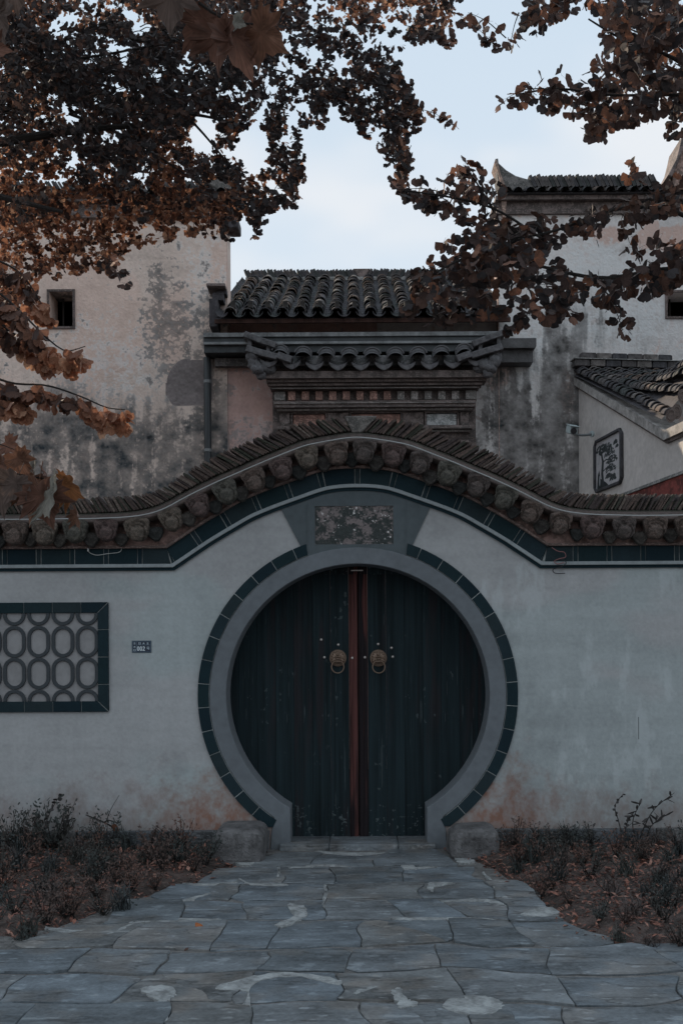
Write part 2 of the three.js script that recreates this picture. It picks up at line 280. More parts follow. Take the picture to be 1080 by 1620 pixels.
  smear([[720, 1362], [744, 1364], [750, 1368], [730, 1371]], 15); smear([[680, 1402], [718, 1402], [690, 1408], [684, 1416], [676, 1410]], 16);
  line([[620, 1460], [665, 1461], [722, 1460], [780, 1462]], 1.8, 17); line([[700, 1432], [770, 1431], [800, 1440]], 1.8, 18);
  smear([[376, 1367], [402, 1369], [400, 1375], [378, 1373]], 19); line([[500, 1352], [560, 1356], [620, 1353]], 2.2, 20);
  line([[560, 1580], [590, 1572], [612, 1578], [640, 1574]], 5, 21); line([[460, 1378], [520, 1374], [560, 1378]], 1.8, 22);
}

// ---------------------------------------------------------------- the garden wall with its moon gate
const wall = thing('garden_wall', 'grey plastered garden wall with a moon gate and a wavy tiled coping', 'wall');
const stripC = curveY([[0, 769], [45, 772.5], [85, 785], [160, 813], [200, 835], [240, 859], [266, 876], [291, 893.3], [300, 893.3]]);
const capC = curveY([[0, 692], [24, 694], [80, 704], [110, 715], [150, 731], [185, 746], [220, 761], [265, 782.5], [300, 801], [325, 810], [360, 815.5], [420, 818], [460, 818.3]]);
const topC = curveY([[0, 661], [45, 663.5], [72, 667], [115, 679], [155, 693], [190, 708], [228, 728], [265, 749], [300, 768], [330, 779], [370, 784], [430, 785.5], [470, 785.5]]);
const WX = 4.6, xsW = []; for (let i = -184; i <= 184; i++) xsW.push(i * 0.025);
const corner = 291 / 200;
const stripLine = (() => { const p = []; for (const x of xsW) if (Math.abs(x) > corner + 0.02) p.push([x, EYE + (PY - 893.3) / 200]); else if (Math.abs(x) < corner - 0.02) p.push([x, Math.abs(x) > 1.18 ? lerp(stripC(1.18), EYE + (PY - 893.3) / 200, (Math.abs(x) - 1.18) / (corner - 1.18)) : stripC(x)]); p.push([-corner, EYE + (PY - 893.3) / 200], [corner, EYE + (PY - 893.3) / 200]); return p.sort((a, b) => a[0] - b[0]); })();
const capLine = xsW.map((x) => [x, capC(x)]), topLine = xsW.map((x) => [x, topC(x)]);
const p2 = (n) => n / 200;
const CY = EYE + (PY - 1100) / 200, RI = 1.04, RG = 1.172, RB0 = 1.176, RB1 = 1.2625, JX = 0.54, TH = 0.30;

// plaster: brush marks, pale lime streaks, rust-red stains by the foot of the gate
const blob = (x, y, cx, cy, rx, ry) => { const a = (x - cx) / rx, b = (y - cy) / ry; return 1 - Math.sqrt(a * a + b * b); };
const gateTex = tex(1792, 768, (u, v) => {
  const x = -3.5 + u * 7, y = -0.05 + v * 3, px = PX + x * 200, py = PY - (y - EYE) * 200;
  const a = fbm(x * 1.3, y * 1.3, 5, 71), b = fbm(x * 1.6, y * 16, 4, 73), c = fbm(x * 9, y * 1.1, 4, 75), f = fbm(x * 45, y * 45, 3, 77);
  let k = 1 + 0.34 * (a - 0.5) + 0.16 * (b - 0.5) + 0.15 * (c - 0.5) + 0.20 * (f - 0.5);
  let r = 0.325 * k, g = 0.358 * k, bl = 0.368 * k;
  const mauve = sstep(0.45, 0.6, fbm(x * 0.8 + 5, y * 1.8, 4, 79)); r *= lerp(0.98, 1.04, mauve); g *= lerp(1.0, 0.98, mauve); bl *= lerp(1.0, 0.98, mauve);
  let pale = 0; for (const [X, Y, w, h] of [[930, 1060, 12, 50], [985, 1070, 16, 45], [1050, 1075, 16, 60], [1010, 1160, 26, 40], [912, 1180, 20, 14], [882, 1100, 16, 10], [840, 930, 22, 60], [1060, 920, 26, 30], [935, 1260, 10, 36], [990, 1210, 60, 34], [890, 1215, 12, 60], [780, 960, 40, 50]]) { const q = blob(px, py, X, Y, w * 1.6, h * 1.5); if (q > -0.2) pale = Math.max(pale, sstep(0.30, 0.85, q * 0.75 + (fbm(x * 22, y * 9, 4, 81) - 0.5) * 1.5 + 0.10)); }
  r *= 1.07; g *= 1.08; bl *= 1.08; r = lerp(r, 0.50, pale * 0.42); g = lerp(g, 0.56, pale * 0.42); bl = lerp(bl, 0.58, pale * 0.42);
  // red earth splashed and wicked up from the beds
  const hN = fbm(x * 3, 3.3, 4, 83), near = Math.exp(-Math.pow((Math.abs(x) - 1.12) / 0.42, 2));
  const up = (1318 - py) / (34 + 46 * hN + near * 34), n = fbm(x * 9, y * 8, 6, 85) * 0.75 + fbm(x * 50, y * 50, 3, 86) * 0.25;
  const st = sstep(0.26, 0.86, n + 0.40 * (1 - up)) * (0.8 + 0.4 * sstep(0.3, 0.7, fbm(x * 40, y * 25, 4, 87))) * (up < 2.2 ? 1 : 0), red = clamp(0.16 + near * 0.72), rc = [lerp(.20, .26, red), lerp(.165, .135, red), lerp(.155, .095, red)], ra = clamp(st * (0.52 + red * .35));
  r = lerp(r, rc[0], ra); g = lerp(g, rc[1], ra); bl = lerp(bl, rc[2], ra);
  const gry = sstep(0.60, 0.72, fbm(x * 2 + 3, y * 1.5, 5, 89)) * 0.14; r *= 1 - gry; g *= 1 - gry; bl *= 1 - gry;
  if (Math.abs(px - 1008.5) < 0.7 && py > 1137 && py < 1172) { r *= .4; g *= .4; bl *= .4; }
  return [r, g, bl];
}, true, THREE.MirroredRepeatWrapping);
const plasterM = new THREE.MeshStandardMaterial({ roughness: 0.92, side: THREE.DoubleSide, map: gateTex, bumpMap: rep(rough1, 0.9), bumpScale: 0.003 });
plasterM.map = gateTex.clone(); plasterM.map.repeat.set(1 / 7, 1 / 3); plasterM.map.offset.set(0.5, 0.05 / 3); plasterM.map.needsUpdate = true;
{
  const bot = offset(stripLine, -p2(4)), up = offset(stripLine, p2(34));
  // wall body: outline with the gate's opening cut up from the ground
  const s = new THREE.Shape(); const Rw = 1.10, jx = 0.60, ja = Math.acos(-Math.sqrt(1 - (jx / Rw) ** 2));
  s.moveTo(-WX, 0); s.lineTo(-jx, 0); const n = 48; for (let i = 0; i <= n; i++) { const t = lerp(-ja, ja, i / n); s.lineTo(Math.sin(t) * Rw, CY + Math.cos(t) * Rw); } s.lineTo(jx, 0); s.lineTo(WX, 0);
  for (const p of [...up].reverse()) s.lineTo(p[0], p[1]);
  mesh('wall_body', extr(s, -TH, 0), plasterM, wall);
  // grey surround lining the opening
  const q = new THREE.Shape(); const a1 = Math.PI - Math.asin(JX / RI), a2 = Math.PI - Math.asin(0.665 / RG);
  q.moveTo(-JX, -0.02); for (let i = 0; i <= 64; i++) { const t = lerp(-a1, a1, i / 64); q.lineTo(Math.sin(t) * RI, CY + Math.cos(t) * RI); } q.lineTo(JX, -0.02); q.lineTo(0.70, -0.02); q.lineTo(0.69, 0.14);
  for (let i = 64; i >= 0; i--) { const t = lerp(-a2, a2, i / 64); q.lineTo(Math.sin(t) * RG, CY + Math.cos(t) * RG); } q.lineTo(-0.69, 0.14); q.lineTo(-0.70, -0.02);
  mesh('gate_surround', extr(q, -TH + 0.005, 0.014, 0.005), surroundM, wall);
  // dark panel over the gate with the weathered plaque sunk into it
  const yb = CY + Math.sqrt(RG * RG - 0.39 * 0.39);
  const edge = bot.filter((p) => p[0] > -0.585 && p[0] < 0.565);
  const tp = new THREE.Shape(); tp.moveTo(-0.39, yb - 0.03); tp.lineTo(-0.605, edge[0][1] - 0.012); for (const p of edge) tp.lineTo(p[0], p[1]); tp.lineTo(0.59, edge[edge.length - 1][1] - 0.008); tp.lineTo(0.385, yb - 0.03);
  for (let i = 0; i <= 16; i++) { const x = lerp(0.385, -0.39, i / 16); tp.lineTo(x, CY + Math.sqrt(RG * RG - x * x) - 0.004); }
  const h = at(498, 801), k = at(622, 861); const hole = new THREE.Path(); hole.moveTo(h.x, k.y); hole.lineTo(h.x, h.y); hole.lineTo(k.x, h.y); hole.lineTo(k.x, k.y); tp.holes.push(hole);
  mesh('gate_panel', extr(tp, 0.001, 0.012), tympM, wall);
  const fr = new MB(); fr.box(-0.395, -0.385, yb, EYE + (PY - 792) / 200, 0.0122, 0.0155); fr.box(0.378, 0.388, yb, EYE + (PY - 792) / 200, 0.0122, 0.0155); fr.build('panel_moulding', tympM, wall);
  const pg = new THREE.PlaneGeometry(k.x - h.x - 0.004, h.y - k.y - 0.004, 60, 30), pp = pg.attributes.position;
  for (let i = 0; i < pp.count; i++) pp.setZ(i, 0.004 + 0.012 * (fbm(pp.getX(i) * 14 + 4, pp.getY(i) * 14, 4, 91) - 0.5)); pg.computeVertexNormals();
  const plaqueT = tex(512, 256, (u, v) => { const n = fbm(u * 9, v * 5, 6, 93), f = fbm(u * 50, v * 26, 3, 95), w = sstep(0.71, 0.76, fbm(u * 30, v * 16, 3, 97)) * sstep(0.46, 0.6, fbm(u * 4 + 2, v * 3, 3, 99)), d = sstep(0.44, 0.60, n * 0.7 + f * 0.3); const c = [lerp(0.045, 0.20, d), lerp(0.055, 0.175, d), lerp(0.055, 0.175, d)]; return c.map((x) => lerp(x * (0.7 + 0.6 * f), 0.7, w)); });
  mesh('plaque', pg.translate((h.x + k.x) / 2, (h.y + k.y) / 2, 0), new THREE.MeshStandardMaterial({ map: plaqueT, roughness: 0.95, bumpMap: rep(rough1, 0.6), bumpScale: 0.01, side: THREE.DoubleSide }), wall).userData.label = 'mottled stone plaque with flaking white specks';
  // ring of dark bricks
  const sect = (r0, r1, t0, t1, n) => { const o = [], i2 = []; for (let i = 0; i <= n; i++) { const t = lerp(t0, t1, i / n); o.push([Math.sin(t) * r1, CY + Math.cos(t) * r1]); i2.push([Math.sin(t) * r0, CY + Math.cos(t) * r0]); } return [o, i2]; };
  for (const sd of [-1, 1]) {
    const T0 = Math.asin(0.385 / 1.22), T1 = Math.PI - 0.575, N = 15, st = (T1 - T0) / (N - 0.4);
    const [o, i2] = sect(RB0 - 0.002, RB1 - 0.003, T0 + 0.01, T1 - 0.05, 40); mesh('ring_mortar', extr(ribbon(o.map(([x, y]) => [sd * x, y]), i2.map(([x, y]) => [sd * x, y])), 0.001, 0.015), grout, wall);
    for (let i = 0; i < N; i++) {
      const t0 = T0 + (i === 0 ? 0 : (i - 0.4) * st) + 0.0026, t1 = T0 + (i + 0.6) * st - 0.0026; let [a, b] = sect(RB0, RB1, t0, t1, 5);
      if (i === 0) { a = a.map(([x, y]) => [Math.max(x, 0.388), y]); b = b.map(([x, y]) => [Math.max(x, 0.388), y]); }
      if (i === N - 1) { const m = a.length - 1; a[m] = [lerp(a[m][0], b[m][0], 0.30), lerp(a[m][1], b[m][1], 0.30)]; b[m] = [lerp(b[m][0], b[m - 1][0], .2), lerp(b[m][1], b[m - 1][1], .2)]; }
      mesh('ring_brick', boxUV(extr(poly([...a.map(([x, y]) => [sd * x, y]), ...b.reverse().map(([x, y]) => [sd * x, y])]), 0.001, 0.019, 0.002), i, sd), darkTile[(i * 5 + (sd + 1)) % 7], wall).position.z = rr(-.0012, .0025);
    }
  }
  // banding under the eave: thin dark line, pale strip, dark tiles with pairs of white joints, red brick edge
  mesh('dark_strip', extr(ribbon(offset(stripLine, -p2(7.5)), offset(stripLine, -p2(3))), 0.001, 0.022), darkTile[0], wall);
  mesh('pale_strip', extr(ribbon(offset(stripLine, -p2(3)), offset(stripLine, p2(2.6))), 0.001, 0.040, 0.003), stripLight, wall);
  const b0 = offset(stripLine, p2(2.6)), b1 = offset(stripLine, p2(27)), w0 = walker(b0), w1 = walker(b1), w = walker(stripLine);
  mesh('band_mortar', extr(ribbon(b0, b1), 0.001, 0.020), grout, wall);
  const cuts = []; const cornerS = [stripLine.findIndex((p) => p[0] === -corner), stripLine.findIndex((p) => p[0] === corner)].map((i) => w.L[i]);
  { const mid = w.len / 2; for (let k = -18; k <= 18; k++) { const s0 = mid + (k + 0.02) * 0.2665; cuts.push(s0 - 0.019, s0 + 0.019); } cuts.push(...cornerS); cuts.sort((a, b) => a - b); }
  const atS = (f, pl, s) => { let i = 1; while (i < w.L.length - 1 && w.L[i] < s) i++; const t = (s - w.L[i - 1]) / (w.L[i] - w.L[i - 1]); return [lerp(pl[i - 1][0], pl[i][0], t), lerp(pl[i - 1][1], pl[i][1], t)]; };
  for (let i = 0; i + 1 < cuts.length; i++) {
    let s0 = cuts[i] + 0.0032, s1 = cuts[i + 1] - 0.0032; if (s1 - s0 < 0.012 || s0 < 0 || s1 > w.len) continue;
    const n = Math.max(1, Math.round((s1 - s0) / 0.05)), A = [], B = []; for (let j = 0; j <= n; j++) { const s = lerp(s0, s1, j / n); A.push(atS(w0, b0, s)); B.push(atS(w1, b1, s)); }
    mesh('band_tile', boxUV(extr(ribbon(A, B), 0.001, 0.026, 0.0015), i * .3, 0), darkTile[(i * 3) % 7], wall).position.set(rr(-.0012, .0012), rr(-.0012, .0012), rr(-.001, .003));
  }
  mesh('brick_edge', extr(ribbon(offset(stripLine, p2(27)), offset(stripLine, p2(31.5))), 0.001, 0.058, 0.004), mat([0.30, 0.22, 0.20], { map: blotch, s: 0.5 }), wall);
  mesh('brick_frieze', extr(ribbon(offset(stripLine, p2(31.5)), offset(capLine, -p2(6))), -0.2, 0.032), pinkM, wall);
  // the little roof: bed, cover tiles with fan-shaped ends, drip tiles between, leaning ridge tiles
  const zs = (x, y, z) => V3(x * (CAMD - z) / CAMD, EYE + (y - EYE) * (CAMD - z) / CAMD, z);
  const sl = (z, off) => offset(capLine, p2(off)).map((p) => z < -0.2 ? V3(p[0], p[1], z) : zs(p[0], p[1], z));
  const loftG = (lines) => { const P = [], I = [], UV = []; lines.forEach((L, j) => L.forEach((p) => { P.push(p.x, p.y, p.z); UV.push(p.x, p.z + p.y); })); const n = lines[0].length; for (let j = 0; j + 1 < lines.length; j++) for (let i = 0; i + 1 < n; i++) { const a = j * n + i; I.push(a, a + 1, a + n, a + 1, a + n + 1, a + n); } const g = new THREE.BufferGeometry(); g.setAttribute('position', new THREE.Float32BufferAttribute(P, 3)); g.setAttribute('uv', new THREE.Float32BufferAttribute(UV, 2)); g.setIndex(I); g.computeVertexNormals(); return g; };
  mesh('roof_bed', loftG([sl(-0.18, -14), sl(0.10, -14), sl(0.155, -7), sl(0.155, -3), sl(-0.06, 8), sl(-0.24, 8), sl(-0.46, -3), sl(-0.46, -9), sl(-0.30, -14)]), ridgeM[0], wall);
  const capGeo = (sd) => {
    const r = rng(sd + 5), N = 28, o = r() * 90, na = 0.026 + r() * 0.014, W = 0.096 + r() * 0.009, out = [], pos = [], idx = [], uv = [];
    for (let i = 0; i <= 14; i++) { const t = lerp(-1, 1, i / 14); out.push([W * t, 0.066 + 0.026 * (1 - t * t)]); }
    for (let i = 0; i <= 18; i++) { const t = Math.PI * i / 18; out.push([(W - 0.016) * Math.cos(t), -0.008 - 0.088 * Math.sin(t)]); }
    const rad = (t) => { let lo = 0, hi = 0.2; for (let i = 0; i < 14; i++) { const m = (lo + hi) / 2; inside(out, Math.cos(t) * m, Math.sin(t) * m) ? lo = m : hi = m; } return lo; };
    const K = [0, .12, .24, .36, .48, .58, .66, .74, .82, .90, .97, 1, 1], mr = 0.052 + r() * .008, my = -0.030;
    K.forEach((k, j) => { for (let i = 0; i < N; i++) { const t = i / N * Math.PI * 2, ok = k > .9 ? 1 + 0.09 * (vn(i * 0.8 + o, 7) - 0.5) : 1, q = rad(t) * k * ok, X = Math.cos(t) * q, Y = Math.sin(t) * q, d = Math.hypot(X, (Y - my) * (Y > my ? 1 : .9));
      let z = d < mr ? 0.010 + 0.022 * (1 - (d / mr) ** 2) : d < mr + .010 ? -0.008 : d < mr + .024 ? 0.013 : d < mr + .032 ? -0.004 : 0.010; z += na * (fbm(X * 60 + o, Y * 60, 4, sd) - 0.5) - (k > .95 ? .006 : 0); if (j === 12) z = -0.05;
      pos.push(X, Y, z); uv.push(X + o, Y); } });
    for (let j = 0; j + 1 < K.length; j++) for (let i = 0; i < N; i++) { const a = j * N + i, b = j * N + (i + 1) % N; idx.push(a, a + N, b, b, a + N, b + N); }
    const g = new THREE.BufferGeometry(); g.setAttribute('position', new THREE.Float32BufferAttribute(pos, 3)); g.setAttribute('uv', new THREE.Float32BufferAttribute(uv, 2)); g.setIndex(idx); g.computeVertexNormals();
    const c = new THREE.CylinderGeometry(0.07, 0.088, 0.26, 8, 1, true, -Math.PI / 2, Math.PI); c.rotateX(-Math.PI / 2); c.rotateX(0.25); c.translate(0, 0.012, -0.14);
    return new MB().add(g).add(c).geo();
  };
  const caps = [...Array(7).keys()].map(capGeo);
  const dripGeo = (sd) => { const P = [], N = 14, o = sd * 13, K = [0, 0.35, 0.6, 0.8, 1, 1], Z = [0.012, 0.014, 0.004, 0.010, 0.006, -0.03], pos = [], idx = [], uv = [];
    K.forEach((k, j) => { for (let i = 0; i < N; i++) { const t = i / N * Math.PI * 2, c = Math.cos(t), s = Math.sin(t), X = 0.066 * c * k, Y = (s > 0 ? 0.022 * s : 0.068 * s - 0.02 * Math.pow(-s, 6)) * k; pos.push(X, Y, Z[j] + (j < 5 ? 0.02 * (fbm(X * 40 + o, Y * 40, 3, sd) - 0.5) : 0)); uv.push(X + o, Y); } });
    for (let j = 0; j + 1 < K.length; j++) for (let i = 0; i < N; i++) { const a = j * N + i, b = j * N + (i + 1) % N; idx.push(a, a + N, b, b, a + N, b + N); }
    const g = new THREE.BufferGeometry(); g.setAttribute('position', new THREE.Float32BufferAttribute(pos, 3)); g.setAttribute('uv', new THREE.Float32BufferAttribute(uv, 2)); g.setIndex(idx); g.computeVertexNormals();
    const t = new THREE.CylinderGeometry(0.075, 0.075, 0.22, 6, 1, true, Math.PI / 2 + .4, Math.PI - .8); t.rotateX(-Math.PI / 2); t.rotateX(0.22); t.translate(0, 0.075, -0.11); return new MB().add(g).add(t).geo(); };
  const drips = [...Array(4).keys()].map(dripGeo);
  const cw = walker(capLine), PITCH = 0.2415, base = cw.len / 2 + 0.068;
  for (let k = -22; k <= 22; k++) for (const half of [0, 0.5]) {
    const s = base + (k + half + rr(-.035, .035)) * PITCH; if (s < 0.1 || s > cw.len - 0.1) continue;
    const q = cw(s), nx = -Math.sin(q.ang), ny = Math.cos(q.ang), off = half ? -0.138 : -0.095;
    const m = half ? mesh('drip_tile', drips[Math.floor(R() * 4)], dripM[Math.floor(R() * 3)], wall) : mesh('eave_tile', caps[Math.floor(R() * 7)], capM[Math.floor(R() * 5)], wall);
    const dj = half ? rr(-.014, .014) : rr(-.010, .010);
    const pz = half ? 0.10 + rr(-.01, .01) : 0.185 + rr(-.012, .012); m.position.copy(zs(q.x + nx * (off + dj), q.y + ny * (off + dj), pz)); m.rotation.set(rr(-.16, .0), rr(-.12, .12), q.ang * 0.72 + rr(-.07, .07)); m.scale.setScalar(half ? rr(.85, 1.15) : rr(.94, 1.07));
  }
  // ridge
  const off8 = walker(offset(capLine, p2(8))), mid = off8.len / 2;
  const tileG = [0, 1, 2, 3].map((i) => { const g = new THREE.BoxGeometry(0.0165, 1, 0.17, 1, 3, 2); const p = g.attributes.position; for (let j = 0; j < p.count; j++) p.setXYZ(j, p.getX(j) + (vn(p.getY(j) * 3 + i * 7, p.getZ(j) * 9) - .5) * 0.006 + (p.getZ(j) ** 2) * 0.5, p.getY(j) + 0.5, p.getZ(j) + (vn(i * 5.1 + p.getY(j) * 4, 3) - .5) * 0.012); g.computeVertexNormals(); return boxUV(g, i * .17, 0); });
  const topAt = (s) => { const q = off8(s); return q; };
  const step = 0.0218, farTiles = new MB();
  for (const sd of [-1, 1]) for (let k = 0; k < 230; k++) {
    const s = mid + sd * (0.055 + k * step + rr(-.003, .003)); if (s < 0.05 || s > off8.len - 0.05) break;
    const q = off8(s), lean = sd * lerp(0.72, 0.52, clamp(k / 50)) + rr(-.10, .10) + (Math.abs(q.ang) > 0.3 ? sd * 0.06 : 0), a = q.ang - lean;
    const gap = (topC(q.x) - q.y) * Math.cos(q.ang), len = gap / Math.cos(lean) * rr(0.955, 1.035);
    const far = k >= 149, m = far ? new THREE.Object3D() : mesh('ridge_tile', tileG[k % 4], ridgeM[[0, 0, 1, 2, 3, 3, 1, 0, 2, 4][Math.floor(R() * 10)]], wall);
    m.position.copy(zs(q.x, q.y - 0.004, -0.13)); m.position.z += rr(-.012, .012); m.rotation.set(0, rr(-.1, .1), a); m.scale.set(rr(.6, 1.25), len * (R() < .08 ? rr(.86, .96) : 1), 1); if (far) { m.updateMatrix(); farTiles.add(tileG[k % 4], m.matrix); }
  }
  farTiles.build('ridge_tile', ridgeM[0], wall).userData.kind = 'stuff';
  const m0 = off8(mid); const key = poly([[-0.03, m0.y], [0.045, m0.y], [0.16, m0.y + 0.121], [0.155, m0.y + 0.128], [0.08, m0.y + 0.132], [0.0, m0.y + 0.131], [-0.085, m0.y + 0.128], [-0.09, m0.y + 0.12]]);
  mesh('ridge_keystone', extr(poly(key.getPoints().map((p) => { const q = zs(p.x, p.y, -0.035); return [q.x, q.y]; })), -0.2, -0.035, 0.006), mat([0.20, 0.19, 0.18], { map: blotch, s: 0.3, bs: 0.008 }), wall);
  const core = offset(capLine, p2(6)); mesh('ridge_core', extr(ribbon(core, topLine.map((p) => [p[0], p[1] - 0.045])), -0.19, -0.075), ridgeM[1], wall);
  mesh('ridge_fillet', extr(ribbon(offset(capLine, p2(1.5)), offset(capLine, p2(8.5))), -0.2, -0.025, 0.004), ridgeM[1], wall);
  // stone plinth and threshold
  const plM = [[0.15, 0.16, 0.17], [0.13, 0.145, 0.16], [0.165, 0.165, 0.165]].map((c) => mat(c, { map: blotch, s: 0.6, bs: 0.012 }));
  for (const sd of [-1, 1]) { let x = 0.70, i = 0; while (x < WX) { const L = rr(0.55, 0.95), t = 0.165 + rr(-.004, .004); const g = boxG(x + 0.004, Math.min(x + L, WX) - 0.004, -0.1, t, -0.02, 0.055 + rr(0, .012), 0.012); const m = mesh('plinth_stone', sd < 0 ? boxUV(g.scale(-1, 1, 1)) : g, plM[i++ % 3], wall); if (sd < 0) { const id = m.geometry.attributes.position; for (let j = 0; j < id.count; j += 3) { for (const nme of ['position', 'normal', 'uv']) { const A = m.geometry.attributes[nme], n = A.itemSize; for (let c = 0; c < n; c++) { const tmp = A.array[(j + 1) * n + c]; A.array[(j + 1) * n + c] = A.array[(j + 2) * n + c]; A.array[(j + 2) * n + c] = tmp; } } } } x += L; } }
  for (const [a, b] of [[-0.62, -0.235], [-0.232, 0.31], [0.313, 0.60]]) mesh('threshold_stone', boxG(a, b, -0.08, 0.062 + rr(-.003, .003), -0.42, 0.10 + rr(-.01, .01), 0.008), slateM[Math.floor(R() * 3)], wall);
}
// ---------------------------------------------------------------- the two door leaves
{
  const doorT = tex(1024, 1024, (u, v) => {                 // 2.2 m square; dark lacquer, worn streaks, chips, white paint flecks
    const x = u * 2.2, y = v * 2.2; const gr = fbm(x * 55, y * 1.6, 4, 101), g2 = fbm(x * 14, y * 0.8, 3, 103), m = fbm(x * 3, y * 2, 4, 105);
    let k = 0.55 + 1.1 * (gr - 0.5) + 0.6 * (g2 - 0.5) + 0.3 * (m - 0.5); const c = [0.0125 * (.5 + k) , 0.0215 * (.5 + k), 0.0265 * (.5 + k)];
    const red = sstep(0.58, 0.76, fbm(x * 9 + 3, y * 0.9, 4, 107)) * 0.3; c[0] = lerp(c[0], 0.042, red); c[1] = lerp(c[1], 0.022, red); c[2] = lerp(c[2], 0.025, red);
    const chip = 0.55 * sstep(0.755, 0.79, fbm(x * 26, y * 20, 3, 109)) * sstep(0.52, 0.64, fbm(x * 3.5, y * 3.5, 3, 111)); const low = y < 0.32 ? sstep(0.70, 0.75, fbm(x * 55, y * 55, 2, 113)) * sstep(0.35, 0.75, fbm(x * 3, y * 2, 3, 115) + (0.3 - y)) : 0;
    const scr = sstep(0.79, 0.81, fbm(x * 130, y * 2.8, 2, 117)) * sstep(0.5, 0.6, fbm(x * 4, y * 3, 3, 119)) * 0.35, w = Math.max(chip * 0.75, low * 0.7, scr);
    return c.map((q, i) => lerp(q, [0.11, 0.13, 0.14][i], clamp(w)));
  });
  const doorM = dull(mat([.92, .97, .94], { map: doorT, s: 2.2, bump: grainT, bs: 0.002 })), redT = tex(256, 1024, (u, v) => { const x = u * .4, y = v * 2.2, g = fbm(x * 80, y * 2.0, 4, 121), m = sstep(0.40, 0.60, fbm(x * 24, y * 1.5, 4, 123)), k = 0.6 + 0.9 * (g - 0.5); return [lerp(0.03, 0.17, m) * k, lerp(0.022, 0.066, m) * k, lerp(0.024, 0.056, m) * k].map((q) => clamp(q * 1.25)); });
  const redM = dull(mat([.62, .66, .72], { map: redT, s: 0.4, sy: 2.2, bump: grainT, bs: 0.002 }));
  const brass = new THREE.MeshStandardMaterial({ color: col([0.20, 0.145, 0.11]), metalness: 0.7, roughness: 0.42, bumpMap: rep(rough1, 0.08), bumpScale: 0.001, side: THREE.DoubleSide });
  const studM = new THREE.MeshStandardMaterial({ color: col([0.45, 0.42, 0.40]), metalness: 0.6, roughness: 0.45 });
  const ZF = -0.335, gapX = (566.5 - PX) / 200;
  // mask plate: a round boss with brow, eyes, nose and jaw in relief
  const knock = (() => {
    const mb = new MB(), N = 26, K = [0, 0.2, 0.4, 0.6, 0.75, 0.86, 0.92, 1, 1], pos = [], idx = [], uv = [];
    K.forEach((k, j) => { for (let i = 0; i < N; i++) { const t = i / N * 6.2832, X = 0.068 * k * Math.cos(t), Y = 0.068 * k * Math.sin(t); let z = j === 8 ? 0 : k > 0.84 ? 0.012 : 0.012 + 0.022 * (1 - k * k); if (k < 0.85) z += 0.010 * (vn(X * 190 + 30, Y * 190 + 9) - 0.5) + 0.004 * Math.sin(t * 9); pos.push(X, Y, z); uv.push(X, Y); } });
    for (let j = 0; j + 1 < K.length; j++) for (let i = 0; i < N; i++) { const a = j * N + i, b = j * N + (i + 1) % N; idx.push(a, a + N, b, b, a + N, b + N); }
    const g = new THREE.BufferGeometry(); g.setAttribute('position', new THREE.Float32BufferAttribute(pos, 3)); g.setAttribute('uv', new THREE.Float32BufferAttribute(uv, 2)); g.setIndex(idx); g.computeVertexNormals(); mb.add(g);
    const sp = (x, y, z, r, sx = 1, sy = 1) => mb.add(new THREE.SphereGeometry(r, 10, 8).scale(sx, sy, 1).translate(x, y, z));
    sp(-0.019, 0.012, 0.034, 0.009); sp(0.019, 0.012, 0.034, 0.009); sp(0, -0.008, 0.040, 0.012, 1.2, .8); sp(0, 0.030, 0.032, 0.013, 1.3, .8); sp(-0.020, -0.014, 0.030, 0.010); sp(0.020, -0.014, 0.030, 0.010); sp(0, -0.028, 0.033, 0.012, 1.8, .6);
    for (let i = 0; i < 11; i++) { const t = i / 10 * Math.PI * 1.3 - 0.47; sp(Math.cos(t) * 0.049, Math.sin(t) * 0.049, 0.020, 0.009); }
    mb.add(new THREE.TorusGeometry(0.066, 0.0035, 6, 32).translate(0, 0, 0.012)); mb.add(new THREE.TorusGeometry(0.038, 0.003, 6, 20, Math.PI).rotateZ(Math.PI).translate(0, -0.018, 0.026));
    return mb.geo();
  })();
  const ringG = new THREE.TorusGeometry(0.050, 0.0052, 8, 36).rotateX(-0.10).translate(0, -0.072, 0.040);
  for (const sd of [-1, 1]) {
    const leaf = part('door_leaf', wall); const W = 1.12, n = 7, st = 0.072;
    let x = gapX + sd * 0.004;
    const A = Math.min(x, x + sd * st), B = Math.max(x, x + sd * st); mesh('door_stile', boxUV(boxG(A, B, 0.045, 2.4, ZF, ZF + 0.050, 0.006), sd * .11 + .2, 0), redM, leaf).userData.label = 'worn red-brown meeting edge of the door';
    x += sd * (st + 0.0012); const pw = (W - st) / n;
    for (let i = 0; i < n; i++) { const x1 = x + sd * (pw - 0.0011); mesh('plank', boxUV(boxG(Math.min(x, x1), Math.max(x, x1), 0.045, 2.4, ZF, ZF + 0.038 + rr(-.0008, .0008), 0.0015), 1.1 + 0.13 * i * sd, 0), doorM, leaf); x += sd * pw; }
    const kx = at(sd < 0 ? 534.5 : 598.3, 1041, 9.29), z = ZF + 0.038; const k = mesh('door_knocker', knock, brass, leaf); k.position.set(kx.x, kx.y, z); const rg = mesh('knocker_ring', ringG, brass, leaf); rg.position.copy(k.position); rg.rotation.z = sd * .03;
    const stud = new THREE.SphereGeometry(0.011, 10, 8).scale(1, 1, 0.6);
    for (const [px, py] of sd < 0 ? [[535, 1020], [513, 1040], [508, 1012], [557, 1041]] : [[598, 1019], [621, 1039], [619, 1025], [577, 1040]]) { const p = at(px, py, 9.29); mesh('stud', stud, studM, leaf).position.set(p.x, p.y, ZF + ([557, 577].includes(px) ? 0.050 : 0.039)); }
  }
  mesh('door_frame', new MB().box(-1.25, -1.14, 0, 2.5, -0.36, -0.305).box(1.14, 1.25, 0, 2.5, -0.36, -0.305).box(-1.25, 1.25, 2.42, 2.5, -0.365, -0.304).geo(), redM, wall);
